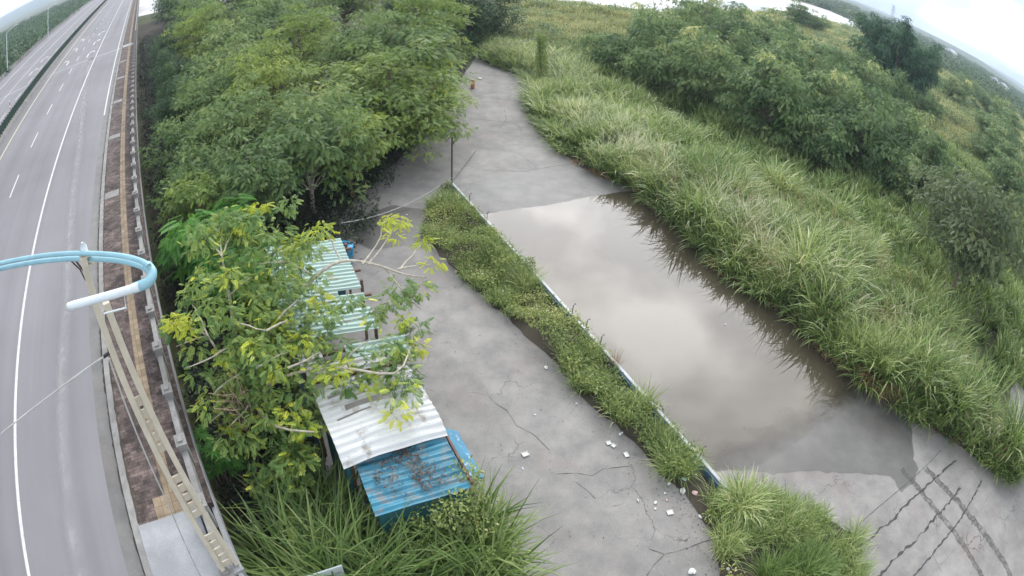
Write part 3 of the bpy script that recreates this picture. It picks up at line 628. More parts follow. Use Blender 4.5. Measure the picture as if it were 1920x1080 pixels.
def smooth(P, n=4):
    P = [Vector(p) for p in P]; out_ = []
    for i in range(len(P)-1):
        p0, p1, p2, p3 = P[max(0, i-1)], P[i], P[i+1], P[min(len(P)-1, i+2)]
        for k in range(n):
            t = k/n; out_.append(.5*((2*p1)+(p2-p0)*t+(2*p0-5*p1+4*p2-p3)*t*t+(3*p1-p0-3*p2+p3)*t**3))
    return out_+[P[-1]]
MB().tube(smooth(A1), .032, 10).build('arm_tube', M['blue'], root, True)
MB().tube(smooth(A2), .034, 10).build('arm_tube', M['blue'], root, True)
bend = [rel(at(x, y, z)) for x, y, z in [(276, 498, 10.8), (284, 507, 10.78), (285, 517, 10.75), (279, 528, 10.72), (266, 535, 10.7), (250, 541, 10.68)]]
MB().tube(smooth(bend), [.06]*21, 10).build('arm_bend', M['blue'], root, True)
hd = [rel(at(x, y, z)) for x, y, z in [(262, 537, 10.70), (230, 547, 10.68), (180, 561, 10.64), (128, 575, 10.6)]]
MB().tube(smooth(hd), [.055]*2+[.05]*10+[.045], 12).build('lamp_head', M['lampwhite'], root, True)
MB().tube([Vector((0, 0, ZT-.02)), Vector((0, 0, ZT+.1)), Vector((0, 0, ZT+.16))], [.05, .05, .02], 10).build('finial', M['lampwhite'], root, True)
for sz in (ZT-.14, ZT-.02): MB().box((0, 0, sz), (.15, .13, .03), side, back).build('collar', M['cream'], root, bevel=.008)
q = MB(); q.tube([rel(at(130, 486, 10.7)), rel(at(150, 505, 10.35)), rel(at(160, 525, 10.1))], .012); q.tube([rel(at(140, 486, 10.7)), rel(at(158, 510, 10.4))], .014); q.build('brace', M['iron'], root)
q = MB(); q.tube([rel(at(232, 545, 10.5)), rel(at(236, 577, 10.3)), rel(at(195, 588, 10.25))], .012); q.build('wire_frame', M['lampwhite'], root)
c0 = Vector(at(207, 660, 9.4)); c1 = Vector(at(0, 815, 8.6)); c2 = c1+(c1-c0)*6
q = MB(); q.tube([c0, c0.lerp(c1, .5)-Vector((0, 0, .01)), c1, c2], .012, 6); tag(q.build('guy_cable', M['cable']), 'thin pale cable stretched from the cream lamp pole across the highway', 'cable')
q = MB(); q.box(rel(at(200, 665, 9.38)), (.12, .04, .04), (c1-c0).normalized(), (c1-c0).normalized().cross(Vector((0, 0, 1))).normalized(), (0, 0, 1)); q.build('clamp', M['black'], root)
c3 = Vector(at(205, 672, 9.2)); c4 = Vector(W(6.8, -2.0, 3.0))
tag(MB().tube([c3, c3.lerp(c4, .5)+Vector((.12, 0, 0)), c4], .014, 6).build('drop_cable', M['cable']), 'thin cable hanging down the cream lamp pole to the pavement', 'cable')

# ------------------------------------------------------------------ low wall, pegs, thin pole, ropes
root = empty('low_wall', WALL0); tag(root, 'long low kerb wall with white painted top beside the flooded lane', 'low wall')
mid = (WALL0+WEND)/2-WALL0; L = (WEND-WALL0).length
MB().box(mid-wn*.03+Vector((0, 0, .12)), (L, .18, .26), wd, wn).build('body', M['kerbblue'], root)
MB().box(mid+Vector((0, 0, .285)), (L-.2, .12, .07), wd, wn).build('cap', M['kerbwhite'], root, bevel=.015)
for i, p in enumerate([(882, 388), (913, 424), (1070, 601), (1095, 630), (1121, 660), (1306, 868)]):
    b_ = WALL0+wd*((Vector(at(*p))-WALL0).dot(wd))
    q = MB(); q.tube([(0, 0, .3), (0, 0, .72), (.05, .03, .78), (.1, .05, .76)], .018, 6)
    o = q.build('iron_peg', M['iron']); o.location = b_
    tag(o, ['short dark iron peg on the low wall, nearest the thin pole', 'short dark iron peg on the low wall, second from the thin pole', 'hooked iron peg on the low wall, first of the three in a row mid wall', 'hooked iron peg on the low wall, middle of the three in a row', 'hooked iron peg on the low wall, last of three, by the dry tuft', 'short iron peg at the near end of the low wall by pale grass'][i], 'peg', 'iron pegs on the low wall')
tp = Vector(at(847, 348)); q = MB(); q.tube([tp, tp+Vector((-.03, 0, 1.4)), tp+Vector((-.06, 0, 2.85))], .045, 8)
tag(q.build('thin_pole', M['iron']), 'thin dark upright pole at the far end of the weedy strip', 'pole')
def rope(a, b, sag, r, lab, nm='rope', m='cable'):
    a, b = Vector(a), Vector(b); q = MB(); q.tube([a.lerp(b, t)-Vector((0, 0, sag*4*t*(1-t))) for t in np.linspace(0, 1, 12)], r, 6)
    tag(q.build(nm, M[m]), lab, nm.replace('_', ' '))
rope(tp+Vector((0, 0, .5)), at(640, 418, 1.0), .5, .022, 'thick pale rope slung from the thin pole to the roadside trees')
rope(tp+Vector((0, 0, .3)), at(803, 418, .1), .1, .02, 'pale rope running from the thin pole down to the white bag')
rope(tp+Vector((0, 0, .2)), at(892, 283, .04), .0, .015, 'thin dark rope from the thin pole across the concrete', m='iron')

# ------------------------------------------------------------------ sheds
def corrugated(s0, s1, l0, l1, zf, pitch=.2, dep=.035, ns_=6, cut=None):
    """sheet with ribs running along l; zf(u,w) gives the height"""
    mb = MB(); n = int((s1-s0)/pitch)*4; ls = np.linspace(l0, l1, ns_)
    V = []
    for i in range(n+1):
        s = s0+(s1-s0)*i/n; d = (0, 0, dep, dep)[i % 4]
        for l in ls: V.append(W(s, l, zf(s, l)+d))
    F = [(i*ns_+k, i*ns_+k+1, (i+1)*ns_+k+1, (i+1)*ns_+k) for i in range(n) for k in range(ns_-1) if not (cut and cut(s0+(s1-s0)*i/n, ls[k]))]
    return mb.add(V, F)
def solid(o, t=.012):
    mo = o.modifiers.new('solid', 'SOLIDIFY'); mo.thickness = t; mo.offset = -1; return o
def wbox(mb, s0, s1, l0, l1, z0, z1): return mb.box(W((s0+s1)/2, (l0+l1)/2, (z0+z1)/2), (l1-l0, s1-s0, z1-z0), (*RB, 0), (*RA, 0))
def turn(root, s, l, deg):            # a shed that does not stand quite square to the viaduct
    p = Vector(W(s, l)); m_ = Matrix.Rotation(R(deg), 3, 'Z'); root.rotation_euler = (0, 0, R(deg)); root.location = p-m_ @ p
def dent(s, l, k=.8, a=.03):
    i = math.floor(s/k); return a*(math.sin(i*12.9+1)*.5+.35*math.sin(l*3.1+i*2.2))+.012*math.sin(s*9+l*4)
def posts(root, sl, h, m='rust'):
    for s, l in sl: MB().box(W(s, l, h/2), (.09, .09, h), (*RB, 0), (*RA, 0)).build('post', M[m], root)
root = empty('shed', (0, 0, 0)); tag(root, 'long shed under a pale green corrugated roof half hidden by branches', 'shed'); turn(root, 16, 4.4, -9.5)
random.seed(3)
gc = {(round(13+random.random()*5, 0), random.randint(0, 3)) for _ in range(3)}
solid(corrugated(13.2, 18.7, 2.9, 5.75, lambda s, l: 2.95-.09*(l-3)+dent(s, l, .85, .04), .21, .05, 8, lambda s, l: (15.0 < s < 15.35 and 4.9 < l < 5.5) or (14.3 < s < 14.6 and 5.0 < l < 6.0)).build('roof', M['greenroof'], root))
posts(root, [(13.4, 3.15), (13.4, 5.7), (16, 5.9), (18.5, 5.9), (18.5, 3.15), (16, 3.15)], 2.6)
w_ = MB(); wbox(w_, 13.5, 18.4, 3.12, 3.18, .1, 2.6); wbox(w_, 18.42, 18.48, 3.3, 5.7, .1, 2.5); w_.build('wall', M['tealwall'], root)
q = MB()
for s in (13.6, 15, 16.5, 18): wbox(q, s, s+.08, 3.0, 6.0, 2.6, 2.68)
q.build('rafter', M['rust'], root)
root = empty('shed', (0, 0, 0)); tag(root, 'collapsing shed with loose grey roof sheets and open rafters', 'shed'); turn(root, 12, 4, -9)
solid(corrugated(12.1, 12.75, 3.9, 5.75, lambda s, l: 2.62+.12*(s-12)-.05*(l-4), .2, .045).build('roof_sheet', M['greenroof'], root))
solid(corrugated(11.6, 12.0, 2.6, 4.9, lambda s, l: 2.75+.25*(s-11.6)-.03*(l-3), .2, .045).build('roof_sheet', M['whiteroof'], root))
solid(corrugated(12.1, 12.9, 2.5, 3.2, lambda s, l: 2.7+.02*l, .2, .045).build('roof_sheet', M['whiteroof'], root))
for s in (11.3, 11.75, 12.25, 12.8):
    q = MB(); wbox(q, s, s+.1, 2.5, 5.4, 2.42, 2.52); q.build('rafter', M['rust'], root)
posts(root, [(11.2, 2.6), (13, 2.6), (13, 5.4)], 2.4)
q = MB(); wbox(q, 11.1, 13.1, 2.42, 2.5, 0, 2.3); q.build('wall', M['tealwall'], root)
root = empty('shed', (0, 0, 0)); tag(root, 'shed with a buckled white corrugated roof above the blue roof', 'shed'); turn(root, 9.8, 3.85, -5)
def zw(s, l): return 3.02-.16*max(0, 9.3-s)-.33*max(0, 9.2-s)**1.4+.05*math.sin(l*2.2)-.10*max(0, l-4.4)+dent(s, l, .75, .05)
solid(corrugated(8.55, 11.05, 2.35, 5.1, zw, .2, .05, 10, lambda s, l: (9.95 < s < 10.12 and 2.9 < l < 4.0) or (10.3 < s < 10.4 and 3.2 < l < 4.6) or (10.5 < s < 10.66 and 2.4 < l < 3.9) or (10.15 < s < 10.24 and 3.7 < l < 4.9) or (9.75 < s < 9.82 and 2.6 < l < 3.3) or (10.75 < s < 10.9 and 3.4 < l < 4.4)).build('roof', M['whiteroof'], root))
posts(root, [(8.8, 2.6), (10.8, 2.6), (10.8, 5.0)], 2.7)
q = MB(); wbox(q, 8.7, 10.9, 2.46, 2.54, 0, 2.75); q.build('wall', M['tealwall'], root)
q = MB(); wbox(q, 8.9, 10.8, 5.0, 5.06, 0, 2.4); q.build('side_panel', M['bluewall'], root)
root = empty('cabin', (0, 0, 0)); tag(root, 'blue cabin with a scuffed ribbed blue metal roof strewn with leaves', 'cabin'); turn(root, 8.1, 3.7, -9)
solid(corrugated(7.05, 9.2, 2.5, 4.85, lambda s, l: 2.5-.02*(9-s)+dent(s, l, .7, .02), .2, .045, 8).build('roof', M['blueroof'], root))
q = MB(); wbox(q, 7.1, 9.2, 4.88, 4.93, 2.44, 2.58); q.build('roof_edge', M['rust'], root)
q = MB(); wbox(q, 7.1, 9.1, 2.6, 4.75, 0, 2.36); q.build('wall', M['tealwall'], root)
q = MB(); q.box(W(8.5, 5.12, 2.0), (.06, 1.7, .85), (RB[0]*.6, RB[1]*.6, .8), (*RA, 0), (-RB[0]*.8, -RB[1]*.8, .6)); q.build('shutter', M['bluewall'], root)
# leaf litter lying on the blue roof
P = rng.uniform([7.25, 2.75], [8.7, 4.5], (1300, 2)); P = P[vnoise(P, .35, 3)*.6+.3*rng.uniform(0, 1, len(P))+.4*np.exp(-((P[:, 1]-3.8)/.3)**2) > .66]
O = np.array([W(s, l, 2.56+random.uniform(0, .03)) for s, l in P]); n = len(O)
V, F, v = inst(O, rng.uniform(0, 6, n), rng.normal(0, .2, n), rng.normal(0, .2, n), rng.uniform(.04, .11, n), T_LEAF, rng.uniform(0, 1, n)); tag(ob('leaf_litter', mesh_np('leaf_litter', V, F, M['deadleaf'], v)), kind='stuff')

# ------------------------------------------------------------------ small objects
root = empty('barrel', at(862, 1040)); tag(root, 'dark teal plastic barrel half hidden in the reeds', 'barrel')
MB().lathe((0, 0, 0), [(.27, 0), (.31, .08), (.31, .3), (.325, .33), (.31, .36), (.31, .6), (.325, .63), (.31, .66), (.30, .86), (.26, .93), (.0, .95)], 24).build('body', M['teal'], root, True)
MB().lathe((.12, 0, .93), [(.05, 0), (.05, .05), (0, .06)], 12).build('lid', M['black'], root)
a = Vector(at(886, 955, 1.3)); b_ = Vector(at(912, 1010, .05)); tag(MB().tube([a, b_], .045, 10).build('orange_bar', M['orange']), 'faded orange bar leaning out of the reeds beside the lane', 'bar')
root = empty('blue_tub', at(646, 492)); tag(root, 'bright blue plastic tub with a dark round mouth behind the green roof', 'tub')
MB().lathe((0, 0, 0), [(.36, 0), (.42, .1), (.44, .75), (.47, .8), (.40, .86), (.25, .88)], 20).build('body', M['brightblue'], root, True)
MB().lathe((0, 0, .86), [(.2, 0), (.2, .04), (0, .045)], 16).build('mouth', M['black'], root)
root = empty('sign_board', at(622, 1108, 1.2)); tag(root, 'corner of a white bordered blue sign board above the reeds', 'sign')
MB().box((0, 0, .75), (.9, .03, .6), (.85, .5, .1), (-.4, .6, .65)).build('board', M['lampwhite'], root)
MB().box((.0, .012, .772), (.8, .03, .5), (.85, .5, .1), (-.4, .6, .65)).build('face', M['bluewall'], root)
MB().tube([(0, .1, -1.2), (0, .1, .7)], .035).build('post', M['iron'], root)
root = empty('orange_drum', at(886, 166)); tag(root, 'faded orange drum at the far left edge of the lane', 'drum')
MB().lathe((0, 0, 0), [(.28, 0), (.3, .05), (.27, .5), (.25, 1.0), (.2, 1.05)], 16).build('body', M['orange'], root, True)
root.scale = (.6, .6, .75)
def foam_tray(p, sx, sy, rz, lab, m='rubbish', h=.05):
    o = empty('foam_tray', at(*p, .03), rz, .72); tag(o, lab, 'tray', 'litter on the near lane')
    q = MB(); P = [(1, 1), (-1, 1), (-1, -1), (1, -1)]
    V = [(x*sx*.42, y*sy*.42, .0) for x, y in P]+[(x*sx/2, y*sy/2, h) for x, y in P]+[(x*sx*.46, y*sy*.46, h) for x, y in P]+[(x*sx*.40, y*sy*.40, .015) for x, y in P]
    F = [(3, 2, 1, 0)]+[(k*4+i, k*4+(i+1) % 4, k*4+4+(i+1) % 4, k*4+4+i) for k in range(3) for i in range(4)]+[(12, 13, 14, 15)]
    q.add(V, F); q.build('tray', M[m], o, bevel=.01)
    return o
def crumple(p, s, lab, m='rubbish', nm='crumpled_bag', cat='bag', flat=.5, z=.03):
    r = random.Random(hash(lab) % 1000); n = 9; V = []; F = []
    import bmesh
    bm = bmesh.new(); bmesh.ops.create_icosphere(bm, subdivisions=2, radius=.5)
    rr = random.Random(sum(map(ord, lab)))
    for v_ in bm.verts:
        k = 1+rr.uniform(-.32, .28); v_.co = Vector((v_.co.x*k*s[0], v_.co.y*k*s[1], (v_.co.z*k+.42)*s[0]*flat))
    me = bpy.data.meshes.new(nm); bm.to_mesh(me); bm.free(); me.materials.append(M[m]); o = ob(nm, me); o.scale = (.62, .62, .5); o.location = at(p[0], p[1], z); o.rotation_euler = (0, 0, rr.uniform(0, 3)); tag(o, lab, cat, 'litter on the near lane'); return o
foam_tray((985, 852), .30, .24, .5, 'white foam tray lying alone in the middle of the near lane')
foam_tray((1256, 961), .28, .24, .2, 'white square foam tray nearest the rubbish at the weed edge')
foam_tray((1174, 853), .20, .28, .35, 'small pale bluish tray beside the weeds, right of the torn white one')
o = foam_tray((1141, 831), .22, .22, .3, 'torn white foam box lying open on the near lane'); foam_tray((1150, 836), .2, .2, .9, 'torn white foam lid touching the open foam box')
for i, (p, s, lab, m_) in enumerate([((1229, 943), (.2, .14), 'white crumpled wrapper left of the square foam tray', 'rubbish'), ((1228, 954), (.13, .13), 'small white ball of paper below the crumpled wrapper', 'rubbish'), ((1196, 939), (.2, .07), 'thin whitish strip of paper on the pinkish stain', 'rubbish'),
        ((1250, 938), (.15, .1), 'pinkish scrap of paper above the square foam tray', 'pink'), ((1247, 925), (.13, .11), 'small white scrap at the edge of the weeds', 'rubbish'), ((1254, 908), (.2, .16), 'white wad of tissue at the weed edge, upper of the heap', 'rubbish'), ((1280, 922), (.36, .26), 'white plastic bag bunched at the foot of the pale grass', 'rubbish'),
        ((1282, 899), (.22, .3), 'pale cyan plastic scrap tangled in the grass', 'paperblue'), ((1303, 925), (.3, .22), 'pinkish crumpled bag under the pale grass tussock', 'pink'), ((1297, 1073), (.4, .3), 'large crumpled white bag at the bottom of the lane', 'rubbish'), ((1163, 815), (.36, .14), 'flattened white bag against the weeds', 'rubbish'),
        ((1024, 690), (.26, .2), 'white bag at the edge of the weeds halfway up the lane', 'rubbish'), ((1003, 778), (.1, .1), 'tiny white scrap alone above the crack', 'rubbish'), ((1081, 757), (.13, .09), 'tiny white scrap near the weeds and the pink stain', 'rubbish'), ((797, 428), (.42, .5), 'white sack standing at the far tip of the weeds', 'rubbish'),
        ((946, 1055), (.26, .2), 'black and white scrap at the edge of the reeds', 'rubbish'), ((1365, 1067), (.2, .16), 'white scrap in the weeds at the bottom edge', 'rubbish'), ((1312, 970), (.26, .12), 'white wrapper caught in the weeds below the pale grass', 'rubbish'), ((980, 878), (.06, .18), 'thin white strip below the lone foam tray', 'rubbish'),
        ((763, 403), (.14, .12), 'small white scrap in the shade of the trees by the sack', 'rubbish'), ((764, 415), (.12, .1), 'tiny white scrap in the shade left of the sack', 'rubbish'), ((900, 148), (.5, .6), 'white sack beside the orange drum', 'rubbish'), ((776, 300), (.3, .3), 'small orange scrap under the roadside trees', 'orange'), ((1360, 608), (.09, .09), 'white scrap floating on the brown water near the bank', 'rubbish')]):
    crumple(p, s, lab, m_, 'litter_scrap' if s[0] < .2 else 'crumpled_bag', 'litter' if s[0] < .2 else 'bag', .5, .06 if p == (1360, 608) else .03)

# leaves, grit and scraps swept along the weed edge and over the lane
ed = np.concatenate([np.array([(a[0]+(b_[0]-a[0])*t_, a[1]+(b_[1]-a[1])*t_) for t_ in np.linspace(0, 1, 60)]) for a, b_ in zip(SHL[2:-1], SHL[3:])])
P = np.concatenate([ed+rng.normal(0, .35, ed.shape), rng.uniform([-3, 6], [6, 26], (500, 2))]); P = P[((P[:, 0]-WALL0.x)*wn.x+(P[:, 1]-WALL0.y)*wn.y) < -.8]; n = len(P)
V, F, v = inst(np.c_[P, np.full(n, .045)], rng.uniform(0, 6, n), rng.normal(0, .2, n), rng.normal(0, .2, n), rng.uniform(.02, .07, n), T_LEAF, rng.uniform(0, 1, n)); tag(ob('lane_debris', mesh_np('lane_debris', V, F, M['deadleaf'], v)), kind='stuff')
# ------------------------------------------------------------------ grass on the bank
B = np.array(BANK)
def bank_x(y): return np.interp(y, B[::-1, 1], B[::-1, 0])
wfun = lambda y: np.interp(y, [9, 11, 14, 18, 22, 27, 32, 38, 45, 55, 62], [.6, 2.2, 5.0, 8.6, 11, 12, 11.5, 11, 9, 9, 8])
ys = np.linspace(9.2, 64, 40); bank_poly = [(bank_x(y)+.35, y) for y in ys]+[(bank_x(y)+wfun(y), y) for y in ys[::-1]]
def grass_mass(name, poly, dens, per, L, wid, hs=(.55, 1.25), vm=(.2, .62), mm='grass', rad=.38, seed=1, zf=None, bend=(.5, 1.4), lean=(.08, .5), K=4, gap=0, hi=2):
    P = scatter(poly, dens); k_ = vnoise(P, 1.9, seed+30); P = P[(k_ >= gap) & (k_ < hi)]; hm = hs[0]+(hs[1]-hs[0])*vnoise(P, 2.6, seed)*.75+.25*rng.uniform(0, 1, len(P))*(hs[1]-hs[0])
    vb = vm[0]+(vm[1]-vm[0])*(.5*vnoise(P, 3.4, seed+5)+.5*rng.uniform(0, 1, len(P)))
    z0 = 0.0 if zf is None else zf(P)
    V, F, v = clump_blades(P, per, rad, L, wid, lean, bend, vb, .17, K, hm, z0)
    return tag(ob(name, mesh_np(name, V, F, M[mm], v)), kind='stuff')
def mound(P): d = P[:, 0]-bank_x(P[:, 1]); return np.clip(d, 0, 2.2)*.22
# the bank itself: a low earth mound under the grass
yy = np.linspace(9.0, 64, 60); V = []; F = []
offs = [(.05, 0), (.7, .1), (2.2, .42), (5, .48), (1.0, .0)]
for y in yy:
    x0 = bank_x(y); ww = wfun(y)
    for k, (o_, z_) in enumerate(offs): V.append((x0+(o_ if k < 3 else ww*(.7 if k == 3 else 1.1)), y, z_+.03))
F = [(i*5+k, i*5+k+1, i*5+k+6, i*5+k+5) for i in range(len(yy)-1) for k in range(4)]
tag(ob('bank', mesh_np('bank', V, F, M['soil'])), kind='structure')
near = [(p[0], p[1]) for p in bank_poly if p[1] < 34]
grass_mass('tall_grass', near, 1.9, 75, 2.6, .058, zf=mound, seed=2, bend=(.6, 2.0), vm=(.05, .8), hs=(.45, 1.25), gap=.36)
M['pale'] = leafmat('pale grass tips', [(0, (.22, .27, .12)), (.6, (.42, .45, .28)), (1, (.62, .6, .45))], .35, .35, k=1.2)
grass_mass('pale_grass', [(bank_x(y)+1.6, y) for y in ys if y < 60]+[(bank_x(y)+min(6, wfun(y)*.8), y) for y in ys[::-1] if y < 60], 1.0, 34, 2.5, .035, zf=mound, seed=31, bend=(.5, 1.8), vm=(.2, .9), hs=(.7, 1.15), gap=.45, mm='pale')
grass_mass('fine_grass', near, 2.0, 120, 1.9, .03, zf=mound, seed=2, bend=(.4, 1.7), vm=(.3, 1.0), hs=(.5, 1.25), hi=.46, rad=.5)
P = scatter(near, .5); P = P[vnoise(P, 3.0, 41) > .56]; zf_ = mound(P)+rng.uniform(.5, 1.5, len(P)); V, F, v = foliage(np.c_[P, zf_], rng.uniform(.35, .7, len(P)), 130, T_LEAF, .13, .8, vvar=.14); tag(ob('bank_weeds', mesh_np('bank_weeds', V, F, M['weed'], v)), kind='stuff')
P = scatter(near, .35); V, F, v = clump_blades(P, 22, .5, 2.2, .022, (.1, .7), (.3, 1.5), .6, .25, 4, None, mound(P)); tag(ob('dry_stalks', mesh_np('dry_stalks', V, F, M['drygrass'], v)), kind='stuff')
grass_mass('tall_grass', [p for p in bank_poly if p[1] >= 32], 1.8, 60, 1.9, .065, zf=mound, seed=2, vm=(.2, .85), bend=(.6, 1.7), gap=.15)
edge = [(bank_x(y)-.05, y) for y in ys]+[(bank_x(y)+1.0, y) for y in ys[::-1]]
grass_mass('bank_edge_grass', edge, 3.0, 50, 1.8, .045, hs=(.5, 1.2), bend=(.9, 2.0), seed=9, vm=(.1, .55), lean=(.2, .8))
grass_mass('dry_edge_grass', [(p[0]-.1, p[1]) for p in BANK[3:]]+[(p[0]+.35, p[1]+.1) for p in BANK[3:]][::-1], 6, 40, .6, .015, hs=(.4, 1.1), bend=(.6, 2.0), mm='drygrass', seed=4, vm=(.2, .7))
# meadow behind the bank and out to the right
mead = [(bank_x(y)+wfun(y)-.5, y) for y in np.linspace(15, 62, 20)]+[(4, 70), (30, 66), (60, 60), (60, 22), (36, 17), (27, 15)]
grass_mass('meadow_grass', mead, 1.0, 50, 1.5, .075, mm='grass', seed=6, rad=.55, vm=(.2, .75))
far = [(-4, 62), (28, 64), (75, 60), (110, 60), (150, 140), (60, 112), (-6, 108)]
grass_mass('far_grass', far, .5, 50, 1.6, .13, mm='field', seed=7, rad=.9, vm=(.3, .8), K=3)
mid_plain = [(-6, 98), (30, 110), (38, 131), (94, 208), (137, 228), (165, 205), (120, 140), (80, 62), (60, 90), (30, 96)]
grass_mass('outer_grass', mid_plain, .22, 40, 1.9, .24, mm='field', seed=12, rad=1.3, vm=(.35, .95), K=3)
P = scatter(mid_plain, .05); P = P[vnoise(P, 14, 5) > .35]; V, F, v = foliage(np.c_[P, rng.uniform(.6, 1.6, len(P))], rng.uniform(1.0, 2.6, len(P)), 150, T_LEAF, .42, .6, vvar=.14); tag(ob('scrub', mesh_np('scrub', V, F, M['thicket'], v)), kind='stuff')
farther = [(60, 18), (120, 20), (330, 130), (300, 260), (200, 300), (150, 220), (110, 150), (75, 62)]
grass_mass('outer_grass', farther, .10, 36, 2.2, .35, mm='field', seed=8, rad=1.7, vm=(.25, .75), K=3)
# broad leaved scrub mixed into the far grass
P = scatter(far, .10); P = P[vnoise(P, 9, 3) > .42]; V, F, v = foliage(np.c_[P, rng.uniform(.6, 1.4, len(P))], rng.uniform(.8, 1.8, len(P)), 130, T_LEAF, .28, .7, vvar=.14); tag(ob('scrub', mesh_np('scrub', V, F, M['thicket'], v)), kind='stuff')
P = scatter(farther, .02); P = P[vnoise(P, 25, 3) > .4]; V, F, v = foliage(np.c_[P, rng.uniform(.8, 2, len(P))], rng.uniform(1.5, 4, len(P)), 150, T_LEAF, .6, .55, vvar=.14); tag(ob('scrub', mesh_np('scrub', V, F, M['thicket'], v)), kind='stuff')
# ------------------------------------------------------------------ weeds on the strip
P = scatter(strip, 26); dw = (P[:, 0]-WALL0.x)*wn.x+(P[:, 1]-WALL0.y)*wn.y; dl = (P[:, 0]-WALL0.x)*wd.x+(P[:, 1]-WALL0.y)*wd.y
free = (dw < -.2) | (dl > (WEND-WALL0).length)
free &= (dl < (WEND-WALL0).length-1.2) | (vnoise(P, .9, 33) > .62)
P = P[(vnoise(P, .8, 2) > .06) & free]
H_ = .16+.85*vnoise(P, 1.1, 4)**1.7+.14*rng.uniform(0, 1, len(P)); vb = .12+.5*vnoise(P, 1.4, 8)+.2*rng.uniform(0, 1, len(P))
V, F, v = foliage(np.c_[P, H_], .22, 26, T_LEAF, .10, .9, vbase=vb, vvar=.15, tilt=.6); tag(ob('weeds', mesh_np('weeds', V, F, M['weed'], v)), kind='stuff')
P2 = scatter(strip, 13); dw = (P2[:, 0]-WALL0.x)*wn.x+(P2[:, 1]-WALL0.y)*wn.y; dl = (P2[:, 0]-WALL0.x)*wd.x+(P2[:, 1]-WALL0.y)*wd.y
P2 = P2[(vnoise(P2, 1.6, 11) > .42) & ((dw < -.35) | (dl > (WEND-WALL0).length))]
V, F, v = clump_blades(P2, 36, .16, 1.0, .018, (.1, .6), (.4, 1.5), .6, .2, 4, .5+.7*vnoise(P2, 1.1, 17)); tag(ob('strip_grass', mesh_np('strip_grass', V, F, M['grass'], v)), kind='stuff')
P3 = P[rng.uniform(0, 1, len(P)) < .16]; P3 = P3[(vnoise(P3, 1.5, 21) > .55)]; n = len(P3)
V, F, v = inst(np.c_[P3, rng.uniform(.5, .85, n)], rng.uniform(0, 6, n), rng.normal(0, .3, n), rng.normal(0, .3, n), rng.uniform(.03, .06, n), T_LEAF, rng.uniform(0, 1, n)); tag(ob('flowers', mesh_np('flowers', V, F, M['flower'], v)), kind='stuff')
def tussock(p, per, rad, L, wid, lab, m='grass', vb=.6, lean=(.05, .7), bend=(.4, 1.5), z=0.0, n=1, spread=.3, vv=.16):
    c = at(*p, 0); ctr = np.array([[rng.normal(0, spread)*(n > 1), rng.normal(0, spread)*(n > 1)] for _ in range(n)])
    V, F, v = clump_blades(ctr, per, rad, L, wid, lean, bend, vb, vv); o = ob('grass_tussock', mesh_np('grass_tussock', V, F, M[m], v)); o.location = (c[0], c[1], z); tag(o, lab, 'grass tussock', 'grass tussocks on the weedy strip'); return o
tussock((1262, 880), 420, .4, 1.15, .016, 'spraying brownish tussock against the near end of the low wall', vb=.62, bend=(.7, 1.8))
tussock((1385, 955), 420, .35, 1.3, .026, 'pale yellow green tussock at the end of the low wall', vb=.78, bend=(.6, 1.7))
tussock((1490, 1070), 260, .3, 1.35, .026, 'large bright green tussock by the cracked slab at the bottom edge', vb=.42, n=5, spread=.55)
tussock((1360, 1030), 200, .3, .9, .018, 'straggly yellow tussock between the litter and the green tussock', vb=.82, n=2)
tussock((1150, 690), 120, .16, .8, .008, 'small dry reddish tuft leaning over the low wall', 'drygrass', .45, (.0, .5), (.1, .6))
tussock((985, 540), 330, .35, 1.25, .012, 'pale feathery tussock leaning over the low wall into the flood', vb=.85, bend=(.3, 1.0))
tussock((1200, 765), 200, .3, 1.1, .018, 'upright grass tuft with white flower heads beside the low wall', vb=.6, bend=(.3, 1.1))
tussock((1640, 715), 900, .75, 1.3, .018, 'big withered brown tussock on the bank at the end of the flood', 'drygrass', .5, (.2, 1.0), (.8, 1.9), .2, 2)

# ------------------------------------------------------------------ reeds at the bottom
reed_poly = [W(*q)[:2] for q in [(4.0, -.3), (4.2, 4.0), (6.0, 4.5), (6.8, 4.6), (6.85, 2.35), (8.8, 2.3), (9.6, .6), (8.5, -.4)]]
P = np.concatenate([scatter(reed_poly, 5.0), np.array([W(random.uniform(6.2, 6.75), random.uniform(2.4, 4.7))[:2] for _ in range(26)])]); V, F, v = clump_blades(P, 30, .3, 3.2, .066, (.05, .45), (.7, 2.1), .22+.5*vnoise(P, 1, 2), .18, 6, .65+.45*vnoise(P, 1.5, 4)); tag(ob('reeds', mesh_np('reeds', V, F, M['reed'], v)), kind='stuff')
for p, lab in (((935, 985), 'arching reed stalk spreading over the edge of the near lane'), ((905, 1010), 'pale reed plume leaning out over the lane by the orange bar')):
    c = at(*p); V, F, v = clump_blades(np.zeros((1, 2)), 60, .12, 1.1, .03, (.1, .9), (.5, 1.2), .75, .15); o = ob('reed_plant', mesh_np('reed_plant', V, F, M['reed'], v)); o.location = (c[0], c[1], .1); tag(o, lab, 'reed')
P = scatter([W(*q)[:2] for q in [(5.0, 3.2), (5.2, 5.0), (6.9, 5.4), (7.4, 5.2), (6.9, 3.0)]], 9); V, F, v = foliage(np.c_[P, rng.uniform(.4, 1.7, len(P))], .3, 60, T_LEAF, .1, .8, vvar=.15); tag(ob('broadleaf_weeds', mesh_np('broadleaf_weeds', V, F, M['weed'], v)), kind='stuff')
